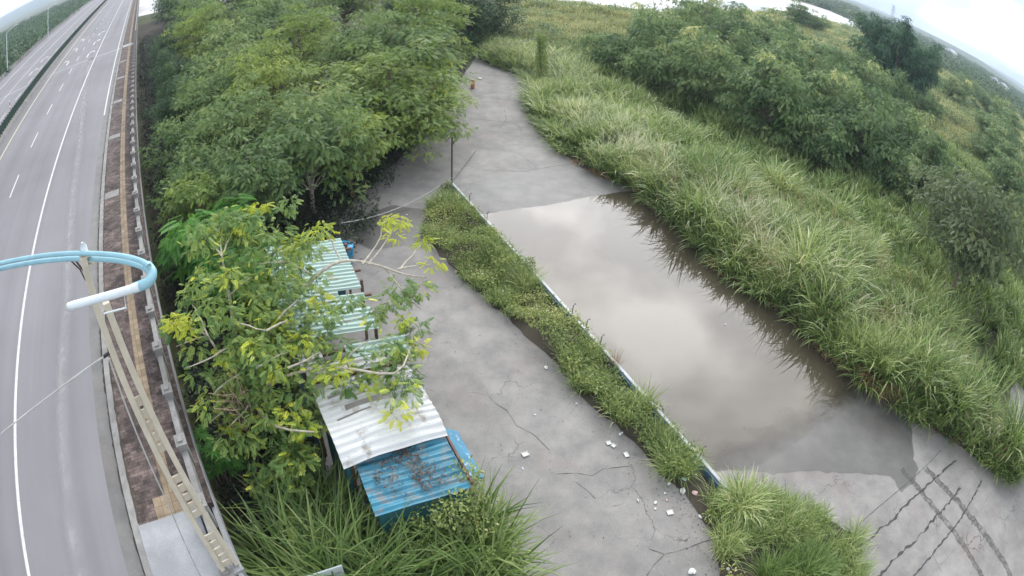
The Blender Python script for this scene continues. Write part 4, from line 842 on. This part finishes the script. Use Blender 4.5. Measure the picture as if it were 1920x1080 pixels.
def bush(name, lab, cat, ctrs, rads, per, T, size, m, group=None, flat=.7, stems=True, **kw):
    base = Vector((np.mean([c[0] for c in ctrs]), np.mean([c[1] for c in ctrs]), 0)); e = empty(name, base); tag(e, lab, cat, group)
    c = np.array(ctrs)-np.array([base.x, base.y, 0]); V, F, v = foliage(c, rads, per, T, size, flat, **kw); ob('crown', mesh_np('crown', V, F, M[m], v), e)
    if stems:
        mb = MB()
        for q in c: limb(mb, (random.uniform(-.15, .15), random.uniform(-.15, .15), -.05), q, .03, .01, .12, 4, 5)
        mb.build('trunk', M['bark'], e)
    return e
bush('vine_clump', 'leafy vine clump at the corner of the blue roof above the orange bar', 'vine', [at(880, 900, 2.3), at(888, 925, 1.9), at(884, 950, 1.4), at(872, 880, 2.6), at(895, 940, 1.0), at(878, 930, 1.5), at(850, 925, 2.3), at(830, 950, 2.2), at(868, 955, 1.8), at(800, 965, 2.2), at(850, 985, 1.4), at(770, 985, 1.9), at(735, 995, 1.7), at(810, 985, 1.4), at(840, 965, 2.3), at(855, 940, 2.5)], .36, 90, T_LEAF, .11, 'weed')
bush('broadleaf_shrub', 'light green shrub of whorled leaves beside the parapet', 'shrub', [at(375, 815, 2.3), at(395, 835, 2.4), at(415, 850, 2.0), at(385, 865, 1.8), at(360, 835, 2.2), at(420, 875, 1.4), at(400, 890, 1.2), at(440, 870, 1.6)], .26, 9, T_WHORL, .22, 'fern', vbase=.62, tilt=.25, droop=.0)
P = [at(*p, z) for p, z in [((470, 870), 1.2), ((440, 900), 1.), ((500, 850), 1.6)]]
# heap of rubbish below the parapet
mb = MB(); hp = Vector(at(490, 915))
for i in range(420):
    a_ = random.uniform(0, 6.3); r = abs(random.gauss(0, .75)); s_ = random.uniform(.05, .16)
    X = Vector((random.uniform(-1, 1), random.uniform(-1, 1), random.uniform(-1, 1))).normalized(); Y = X.cross(Vector((random.uniform(-1, 1), random.uniform(-1, 1), 1))).normalized()
    mb.box(hp+Vector((r*math.cos(a_), r*math.sin(a_), max(.02, .75*math.exp(-r*r/.9)*random.uniform(.6, 1)))), (s_, s_*random.uniform(.4, 1), s_*random.uniform(.1, .6)), X, Y, X.cross(Y))
tag(mb.build('rubbish_heap', M['rubble']), kind='stuff')

# ------------------------------------------------------------------ trees
KIND = {}
KIND['o1'] = tree_kind(11, 7.2, 3.6, M['midgreen'], M['bark'], T_PIN, .25, 62, 80, .24, .22, .38, 6)
KIND['o2'] = tree_kind(12, 7.8, 4.0, M['olive'], M['bark'], T_PIN, .25, 62, 90, .23, .2, .34, 7)
KIND['o3'] = tree_kind(13, 6.5, 3.3, M['midgreen'], M['palebark'], T_PIN, .25, 62, 75, .25, .2, .5, 0)
KIND['o4'] = tree_kind(14, 5.4, 2.5, M['olive'], M['redbark'], T_PIN, .26, 60, 46, .3, .34, .38, 4, tr=.12)
KIND['o5'] = tree_kind(16, 5.6, 3.7, M['olive'], M['bark'], T_PIN, .25, 62, 70, .25, .28, .3, 5, tr=.12, lean=.62)
KIND['d1'] = tree_kind(21, 9.5, 4.6, M['dark'], M['bark'], T_LEAF, .24, 220, 100, .22, .15, .7)
KIND['t1'] = tree_kind(31, 5.0, 3.8, M['thicket'], M['bark'], T_PIN, .3, 58, 90, .22, .05, .5)
KIND['t2'] = tree_kind(32, 5.6, 4.2, M['thicket'], M['bark'], T_PIN, .3, 58, 100, .21, .05, .45, 5)
KIND['t3'] = tree_kind(33, 4.2, 3.2, M['thicket'], M['bark'], T_PIN, .3, 58, 70, .24, .05, .55)
KIND['l1'] = tree_kind(41, 6.6, 3.9, M['lone'], M['bark'], T_PIN, .26, 70, 100, .24, .22, .45, 0, tr=.11)
KIND['f1'] = tree_kind(42, 4.6, 1.9, M['fern'], M['palebark'], T_FERN, .75, 16, 34, .3, .2, .6, droop=.5, tr=.08)
def olive(loc, k, sc, rz, lab, group=None): return plant('broadleaf_tree', KIND[k], (*loc, 0), rz, sc, lab, 'tree', group)
G1 = 'trees between the viaduct and the lane'
olive((-8.6, 27.0), 'o4', 1.0, .4, 'small layered tree on a reddish bare trunk at the lane corner')
olive((-8.2, 33.5), 'o2', (1.32, 1.32, .92), 2.2, 'yellow green layered tree reaching out over the narrowing lane', G1)
olive((-12.6, 41.5), 'o1', 1.1, 1.2, 'mid green tree with a pale trunk showing above the small reddish trunked tree', G1)
olive((-9.2, 46), 'o2', 1.25, .3, 'tall yellow green tree beside the lane before the dark tree', G1)
olive((-9.6, 56), 'o1', 1.35, 4.0, 'mid green tree just in front of the dark round tree', G1)
plant('dark_tree', KIND['d1'], (-6.6, 67, -1.2), .6, 1.1, 'dark round tree at the far end of the lane', 'tree')
plant('dark_tree', KIND['d1'], (-15.5, 75, -1), 2.6, 1.1, 'dark tree standing behind and left of the round dark tree', 'tree')
SH = 'green tree in the dense row between the viaduct and the lane'
for i, (s, l, k, sc, rz) in enumerate([(26, 7.5, 'o3', 1.0, 0), (24.5, 4.2, 'o1', .82, 2), (31, 5.0, 'o1', .95, 1), (30.5, 10, 'o3', .95, 3), (37, 8.5, 'o2', .95, 4), (38, 4.4, 'o3', 1.05, 5), (44, 6.5, 'o1', 1.05, 2.4), (45, 12.5, 'o2', 1.05, .8), (52, 9, 'o3', 1.2, 1.9), (53, 15.5, 'o1', 1.15, 3.3), (60, 6.5, 'o2', 1.1, 2.7), (62, 13, 'o3', 1.25, 5.2), (70, 8, 'o1', 1.2, .2), (72, 17, 'o2', 1.2, 1.4), (82, 8, 'o3', 1.3, 2.1), (84, 18, 'o1', 1.3, 3.9), (96, 10, 'o2', 1.3, 4.4), (66, 24, 'o1', 1.3, .5), (78, 28, 'o2', 1.35, 2.5), (92, 26, 'o3', 1.6, 3.5), (104, 18, 'o1', 1.5, 1.5), (108, 34, 'o2', 1.5, .6), (112, 8, 'o3', 1.6, 5.1), (124, 26, 'o2', 1.6, 4.1), (126, 12, 'o1', 1.6, 2.9), (90, 40, 'o2', 1.4, 1.1)]):
    olive(W(s, l)[:2], k, sc, rz, SH, G1)
olive((-8.4, 40), 'o1', 1.2, 3.1, 'mid green tree leaning over the lane behind the widest layered tree', G1)
olive((-9.3, 32.2), 'o5', 1.0, .15, 'low layered tree spreading flat sprays far out over the lane', G1)
olive((-10.4, 38.5), 'o5', 1.1, -.1, 'second layered tree hanging over the lane, behind the low one', G1)
for i, (s, l, k, sc) in enumerate([(27.5, 1.9, 'o3', .75), (33, 2.2, 'o3', .8), (24, 1.6, 'o4', .85)]): olive(W(s, l)[:2], k, sc, i*1.9, 'green tree crowding against the parapet of the viaduct', 'trees crowding the parapet')
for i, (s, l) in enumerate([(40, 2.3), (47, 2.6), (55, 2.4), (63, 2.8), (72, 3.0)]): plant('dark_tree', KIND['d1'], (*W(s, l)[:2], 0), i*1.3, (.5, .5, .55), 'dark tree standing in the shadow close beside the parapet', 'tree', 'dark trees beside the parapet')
for i, (s, l, sc, lab) in enumerate([(21.5, 1.7, 1.0, 'bright green feathery tree drooping beside the parapet'), (19.2, 2.0, .8, 'lower feathery green tree beside the parapet, nearer the cream pole')]):
    plant('feathery_tree', KIND['f1'], W(s, l), i*2.0, sc, lab, 'tree')
# dark shade coloured plants along the foot of the viaduct and under the trees, shade put into their colour
def cover(poly, dens, zr, rad, per, size, m, name='undergrowth'):
    P = scatter(poly, dens); V, F, v = foliage(np.c_[P, rng.uniform(*zr, len(P))], rad, per, T_LEAF, size, .8, vvar=.15); tag(ob(name, mesh_np(name, V, F, M[m], v)), kind='stuff')
sheet('earth', [W(6, -.95)[:2], W(6, .5)[:2], W(11, 2.2)[:2], W(19, 2.6)[:2], W(24, 10)[:2], (-8.6, 25), (-7.8, 31), (-6.6, 36.5), (-6.2, 46), (-6, 62), (-16, 70), W(130, 14)[:2], W(130, -.95)[:2]], .012, M['soil'], .2, 1.5)  # dark soil sheet, puts the shade under the trees into the ground colour
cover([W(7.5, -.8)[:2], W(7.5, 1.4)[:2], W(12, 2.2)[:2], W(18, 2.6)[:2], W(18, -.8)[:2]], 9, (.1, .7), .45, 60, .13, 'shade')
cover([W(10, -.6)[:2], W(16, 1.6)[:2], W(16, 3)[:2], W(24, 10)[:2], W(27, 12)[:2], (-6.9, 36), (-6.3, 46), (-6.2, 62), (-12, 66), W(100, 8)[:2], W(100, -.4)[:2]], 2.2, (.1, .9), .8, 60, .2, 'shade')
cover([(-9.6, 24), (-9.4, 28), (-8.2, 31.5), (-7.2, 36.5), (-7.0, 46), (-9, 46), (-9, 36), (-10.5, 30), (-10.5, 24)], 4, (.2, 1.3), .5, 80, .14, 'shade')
cover([(-12, 62), (-6, 60.5), (-3, 66), (-3, 72), (-12, 72)], 1.2, (.4, 2.2), 1.0, 110, .22, 'dark')
cover([W(20, 34)[:2], (-5.9, 60), (-5.5, 70), (2, 72), (4, 62), (0, 61)], 1.2, (.3, 1.6), .8, 90, .2, 'weed')
cover([W(110, -34)[:2], W(110, -120)[:2], W(500, -200)[:2], W(520, -34)[:2]], .02, (.5, 3), 5, 160, 1.1, 'dark', 'far_woods')
cover([W(100, 4)[:2], W(100, 26)[:2], (-22, 105), (-75, 124), W(200, 7)[:2]], .07, (1.5, 6), 3, 200, .6, 'dark', 'far_woods')
P0 = np.stack([rng.uniform(R(14), R(64), 2600), rng.uniform(250, 1000, 2600)], 1); P = np.stack([np.sin(P0[:, 0])*P0[:, 1], np.cos(P0[:, 0])*P0[:, 1]], 1)
P = P[(vnoise(P, 90, 6) > .4) & ~inside(P, rb)]; V, F, v = foliage(np.c_[P, rng.uniform(1, 4, len(P))], rng.uniform(3, 9, len(P)), 110, T_LEAF, 1.5, .5, vvar=.14); tag(ob('far_woods', mesh_np('far_woods', V, F, M['dark'], v)), kind='stuff')
# thicket to the right
G2 = 'bushy trees of the thicket beyond the tall grass'; LB = 'dark green bushy tree inside the thicket beyond the tall grass'
th = [(7.5, 56, 't3', 1.0), (11, 52, 't1', .95), (15.5, 50, 't2', 1.0), (19, 44, 't2', 1.1), (27, 41.5, 't1', 1.1), (33, 39.5, 't2', .95), (20, 46.5, 't1', 1.05), (25, 46, 't2', 1.05), (30, 44.5, 't3', 1.15), (34.5, 43, 't1', .95), (12.5, 59, 't2', 1.1), (18, 57, 't1', 1.15), (24, 54.5, 't2', 1.1), (30.5, 52.5, 't1', 1.15), (36, 50, 't3', 1.25), (15, 68, 't1', 1.2), (22, 66, 't2', 1.2), (29, 63, 't1', 1.25), (37, 59, 't2', 1.1), (20, 78, 't2', 1.2), (28, 75, 't1', 1.3), (37, 70, 't3', 1.4), (45, 66, 't1', 1.1), (26, 88, 't1', 1.2), (36, 84, 't2', 1.15), (46, 78, 't1', 1.1), (22, 40.5, 't3', .95), (28.5, 38, 't3', .85), (34, 36.5, 't3', .8)]
for i, (x, y, k, sc) in enumerate(th):
    if i == 26: lab = 'low bushy tree at the front left of the thicket, nearest the bank grass'
    elif i == 27: lab = 'low bushy tree in the thicket front, just left of the smallest one'
    elif i == 28: lab = 'smallest bushy tree at the right end of the thicket, nearest the lone tree'
    else: lab = LB
    plant('thicket_tree', KIND[k], (x, y, 0), i*1.7, (sc, sc, sc*1.28), lab, 'tree', G2)
e = plant('lone_tree', KIND['l1'], (25.0, 22.8, 0), .8, (1.2, 1.2, 1.3), 'lone spreading tree with fine leaves and dark trunk at the right', 'tree')
# bamboo
rng = np.random.default_rng(77); random.seed(77)
e = empty("bamboo_clump", (61, 87, 0), 0, (1.45, 1.3, 1.18)); tag(e, 'tall dark bamboo clump standing above the thicket at the upper right', 'bamboo'); mb = MB(); ctr = []
for i in range(90):
    a_ = random.uniform(0, 6.28); r = random.uniform(.1, 1); top = Vector((math.cos(a_)*7.6*r+random.uniform(-.8, .8), math.sin(a_)*4.5*r, random.uniform(7, 12.6)*(1-.12*r)*(.86+.16*math.sin(a_*3+1))))
    b_ = Vector((math.cos(a_)*2*r, math.sin(a_)*2*r, 0)); pts = [b_.lerp(top, t)+Vector((0, 0, 1.8*math.sin(PI*t)*.6)) for t in np.linspace(0, 1, 6)]
    mb.tube(pts, [.07, .065, .05, .04, .03, .01], 5)
    for t in np.linspace(.25, 1, 7): p = b_.lerp(top, t)+Vector((0, 0, 1.8*math.sin(PI*t)*.6)); ctr.append((p.x, p.y, p.z))
for i in range(170): a_ = random.uniform(0, 6.28); ctr.append((math.cos(a_)*random.uniform(2.5, 7.2), math.sin(a_)*4.6*random.uniform(.5, 1), random.uniform(.5, 7)))
mb.build('trunk', M['bark'], e); V, F, v = foliage(np.array(ctr), rng.uniform(.45, .95, len(ctr)), 75, T_LONG, .6, .8, .7); ob('crown', mesh_np('crown', V, F, M['bamboo'], v), e)
# bushes further right
G3 = 'dark bushes far off on the right'
for i, (p, d, sc) in enumerate([((1870, 225), 105, 1.5), ((1895, 190), 130, 1.6), ((1860, 180), 150, 1.7), ((1790, 165), 140, 1.4), ((1825, 150), 190, 1.6), ((1500, 55), 165, 1.5), ((1530, 62), 170, 1.2), ((1890, 250), 82, 1.2), ((1740, 205), 95, .9), ((1905, 280), 70, 1.1), ((1850, 260), 85, .8)]):
    c = az_at(*p, d); lab = ['large dark bush near the right edge below the track', 'dark bush at the right edge beside the pale track', 'dark bush behind the large one near the right edge', 'dark bush just right of the bamboo clump', 'farthest dark bush right of the bamboo', 'lone dark bush standing out against the river bed', 'low bush right of the one against the river bed', 'green bush on the right edge below the large dark bush', 'low bush at the foot of the bamboo clump', 'bush at the right edge above the lone tree', 'small bush in the pale meadow below the large dark bush'][i]
    plant('dark_bush', KIND['t2' if i % 2 else 't1'], (c[0], c[1], 0), i*2.1, sc, lab, 'bush', G3)
# vine covered post
e = empty('vine_post', at(1016, 160)); tag(e, 'leaning post smothered in green vines at the end of the lane', 'post')
MB().tube([(0, 0, 0), (-.6, .5, 4.2)], .09).build('post', M['bark'], e)
c = np.array([(-.6*t+.1, .5*t, .2+4.1*t) for t in np.linspace(0, 1, 14)]); V, F, v = foliage(c, .48*np.linspace(1.5, .9, 14), 170, T_LEAF, .16, 1.0, .6, vbase=.3); ob('vines', mesh_np('vines', V, F, M['olive'], v), e)
vp = Vector(e.location)+Vector((-.6, .5, 4.2)); rope(vp, az_at(885, 84, 64), .3, .03, 'wire running left from the vine covered post', 'overhead_wire')

# ------------------------------------------------------------------ the tree over the sheds
rng = np.random.default_rng(5); random.seed(5)
tb = Vector(W(13.6, 1.4, 0)); e = empty('shade_tree', tb); tag(e, 'sprawling tree with pale branches and bright yellow shoots over the sheds', 'tree')
def T(x, y, z): p = at(x, y, z); return (p[0]-tb.x, p[1]-tb.y, p[2])
mb = MB(); fork = Vector((.1, .1, 2.2)); limb(mb, (0, 0, -.2), fork, .17, .13, .04, 5, 8)
main = {'a': [(470, 690, 3.2), (520, 600, 4.0), (590, 520, 4.5), (640, 490, 4.7), (700, 495, 4.7), (760, 515, 4.5), (800, 520, 4.3)], 'b': [(450, 660, 3.3), (430, 555, 4.4), (416, 480, 5.2), (410, 420, 5.6)], 'c': [(430, 690, 3.4), (390, 630, 4.3), (345, 612, 4.8)], 'd': [(480, 730, 2.9), (550, 700, 3.5), (640, 690, 3.8), (740, 700, 3.9), (770, 650, 4.0)], 'e': [(480, 760, 2.6), (520, 800, 3.0), (590, 810, 3.3)]}
ends = {}
for k, L in main.items():
    P = [fork]+[Vector(T(*q)) for q in L]; mb.tube(smooth(P, 3), np.linspace(.085 if k in 'ab' else .06, .018, (len(P)-1)*3+1), 7); ends[k] = P
for a_, b_ in [((690, 495, 4.7), (745, 420, 5.3)), ((680, 495, 4.7), (720, 415, 5.2)), ((745, 505, 4.6), (812, 495, 4.6)), ((640, 490, 4.7), (605, 430, 5.2)), ((590, 520, 4.5), (540, 490, 4.9)), ((540, 490, 4.9), (480, 495, 5.0)), ((540, 490, 4.9), (545, 450, 5.2)), ((416, 480, 5.2), (440, 430, 5.5)), ((750, 505, 4.6), (790, 455, 4.8)), ((345, 612, 4.8), (310, 600, 4.9)), ((390, 630, 4.3), (330, 650, 4.3)), ((640, 690, 3.8), (690, 640, 4.2)), ((720, 500, 4.6), (790, 580, 4.0)), ((430, 555, 4.6), (470, 520, 5.2)), ((430, 600, 4.5), (500, 620, 4.9)), ((500, 620, 4.9), (540, 600, 5.0)), ((390, 630, 4.5), (360, 570, 5.2)), ((450, 700, 3.6), (400, 740, 3.6)), ((480, 690, 3.9), (540, 660, 4.4)), ((540, 690, 3.9), (600, 660, 4.3)), ((416, 480, 5.4), (380, 440, 5.8)), ((520, 600, 4.4), (560, 560, 4.9)), ((470, 750, 3.0), (430, 800, 3.1)), ((430, 650, 4.1), (350, 690, 4.2))]:
    limb(mb, T(*a_), T(*b_), .032, .012, .06, 5, 6)
mb.build('trunk', M['palebark'], e, True)
cl = [(545, 470, 4.6), (560, 500, 4.5), (530, 500, 4.4), (520, 580, 4.3), (550, 610, 4.1), (580, 560, 4.3), (600, 620, 4.0), (500, 470, 4.8), (545, 640, 3.9), (700, 590, 4.2), (650, 560, 4.4), (610, 590, 4.2), (760, 560, 4.3), (790, 540, 4.3), (780, 610, 3.9), (765, 650, 3.8), (740, 690, 3.7), (720, 650, 4.0), (745, 730, 3.6), (760, 700, 3.6), (690, 690, 3.6), (640, 650, 4.0), (580, 640, 4.1), (560, 590, 4.4), (520, 560, 4.6), (490, 600, 4.5), (540, 530, 4.8), (500, 530, 4.8), (470, 560, 4.8), (440, 520, 5.1), (400, 500, 5.2), (390, 450, 5.4), (420, 430, 5.5), (460, 440, 5.4), (480, 400, 5.6), (520, 430, 5.4), (560, 450, 5.2), (450, 480, 5.2), (400, 560, 4.9), (380, 600, 4.7), (430, 600, 4.6), (460, 640, 4.3), (430, 660, 4.0), (510, 650, 4.0), (540, 690, 3.7), (560, 730, 3.4), (500, 720, 3.4), (440, 720, 3.2), (420, 770, 2.8), (500, 780, 3.0), (540, 770, 3.1), (530, 810, 2.9), (470, 830, 2.6), (600, 700, 3.7), (500, 860, 2.3), (480, 900, 1.9), (540, 880, 2.0), (545, 960, 1.5), (330, 620, 4.6), (360, 650, 4.3), (480, 690, 3.7), (650, 720, 3.4)]
Cn = np.array([T(*c) for c in cl]); lf = np.array([c[0] < 545 for c in cl]); Ln = Cn[lf]; Cn = np.concatenate([Cn, Ln[rng.integers(0, len(Ln), 84)]+rng.normal(0, .45, (84, 3)), Cn[~lf][rng.integers(0, (~lf).sum(), 14)]+rng.normal(0, .3, (14, 3))])
V, F, v = foliage(Cn, rng.uniform(.3, .6, len(Cn)), 46, pinnate(6, .42, .17), .19, .5, .3, vvar=.15, tilt=.4); ob('crown', mesh_np('crown', V, F, M['front'], v), e)
yl = [(335, 605, 4.95), (322, 600, 4.9), (350, 620, 4.9), (725, 413, 5.3), (755, 415, 5.35), (740, 442, 5.2), (812, 494, 4.7), (795, 450, 4.9), (607, 430, 5.3), (545, 455, 5.2), (640, 690, 3.9), (620, 695, 3.9), (690, 715, 3.6), (785, 650, 3.8), (755, 600, 4.1), (485, 385, 5.7), (445, 425, 5.6), (600, 560, 4.5), (530, 600, 4.4), (560, 640, 4.2), (745, 775, 3.4), (425, 670, 4.0), (430, 800, 2.7), (545, 985, 1.5), (470, 650, 4.3), (510, 690, 3.8), (570, 800, 3.1), (460, 395, 5.6)]
V, F, v = foliage(np.array([T(*c) for c in yl]), rng.uniform(.17, .32, len(yl)), 26, pinnate(5, .42, .2), .2, .55, .25); ob('young_shoots', mesh_np('young_shoots', V, F, M['yellow'], v), e)
q = MB(); db = Vector(at(470, 800, .3))
for i in range(34):
    a_ = Vector(at(430+random.uniform(-14, 14), 735+random.uniform(-20, 25), 4.2+random.uniform(-.5, .6))); limb(q, db+Vector((random.uniform(-.3, .3), random.uniform(-.3, .3), 0)), a_+Vector((random.uniform(-.5, .5), random.uniform(-.5, .5), 0)), .022, .008, .1, 4, 5)
tag(q.build('dead_stems', M['deadwood']), 'bundle of bare brown stems fanning out beside the sprawling tree', 'dead shrub')

# ------------------------------------------------------------------ far off: hills, houses, pylon
rng = np.random.default_rng(99)
def hills(name, d0, d1, az0, az1, hgt, seed):
    n, k = 160, 8; V = []; F = []
    for i in range(n):
        a_ = R(az0+(az1-az0)*i/(n-1)); f = .45+.55*sum(math.sin(i*.05*2**o+seed*o)/2**o for o in range(5))*.5
        for j in range(k):
            t = j/(k-1); d = d0+(d1-d0)*t; V.append((math.sin(a_)*d, math.cos(a_)*d, hgt*max(.1, f)*math.sin(t*PI/2)**1.2-2+random.uniform(0, 1)*hgt*.03))
    F = [(i*k+j, (i+1)*k+j, (i+1)*k+j+1, i*k+j+1) for i in range(n-1) for j in range(k-1)]
    o = ob(name, mesh_np(name, V, F, M['hill'])); tag(o, kind='structure')
hills('hills', 2200, 4200, -80, 95, 85, 1); hills('hills', 900, 1700, 28, 95, 16, 4)
for i, (p, d, wx, h, lab) in enumerate([((1785, 88), 620, 17, 6, 'long white building far off on the plain'), ((1885, 140), 520, 10, 4.5, 'white building far off near the right edge'), ((1868, 132), 560, 8, 4, 'smaller white building left of the one near the right edge')]):
    c = az_at(*p, d); e = empty('building', (c[0], c[1], 0), .5); tag(e, lab, 'building', 'white buildings far off')
    MB().box((0, 0, h/2), (wx, 10, h)).build('wall', M['housewall'], e)
    MB().add([(-wx/2-.5, -5.5, h), (wx/2+.5, -5.5, h), (wx/2+.5, 5.5, h), (-wx/2-.5, 5.5, h), (-wx/2, 0, h+2.2), (wx/2, 0, h+2.2)], [(0, 1, 5, 4), (2, 3, 4, 5), (1, 2, 5), (3, 0, 4), (3, 2, 1, 0)]).build('roof', M['houseroof'], e)
    for k in range(int(wx/4)): MB().box((-wx/2+2.2+k*4, -5.02, h*.55), (1.8, .1, 1.6)).build('window', M['windowdark'], e)
c = az_at(1672, 42, 900); e = empty('pylon', (c[0], c[1], 0)); tag(e, 'faint transmission pylon on the skyline behind the bamboo', 'pylon'); q = MB()
for sx in (-1, 1):
    for sy in (-1, 1): q.tube([(sx*3.5, sy*3.5, 0), (sx*.7, sy*.7, 30)], .25, 4)
for z in range(0, 28, 4):
    a_, b_ = 3.5-2.8*z/30, 3.5-2.8*(z+4)/30
    for sy in (-1, 1): q.tube([(-a_, sy*a_, z), (b_, sy*b_, z+4)], .12, 4); q.tube([(a_, sy*a_, z), (-b_, sy*b_, z+4)], .12, 4)
q.build('tower', M['slab'], e); q = MB()
for z in (22, 26, 30): q.box((0, 0, z), (11, .4, .4))
q.build('cross_arm', M['slab'], e)
# ------------------------------------------------------------------ haze
hm = bpy.data.materials.new('haze'); hm.use_nodes = True; t = hm.node_tree; t.nodes.clear()
o_ = N(t, 'ShaderNodeOutputMaterial'); pv = N(t, 'ShaderNodeVolumePrincipled'); pv.inputs['Color'].default_value = (.70, .83, 1, 1); pv.inputs['Density'].default_value = .00036; pv.inputs['Anisotropy'].default_value = .2
t.links.new(pv.outputs[0], o_.inputs['Volume'])
q = MB(); q.box((0, 3350, 58.5), (12400, 7700, 123)); tag(q.build('haze', hm), kind='stuff')
print('faces', sum(len(o.data.polygons) for o in bpy.data.objects if o.type == 'MESH'))
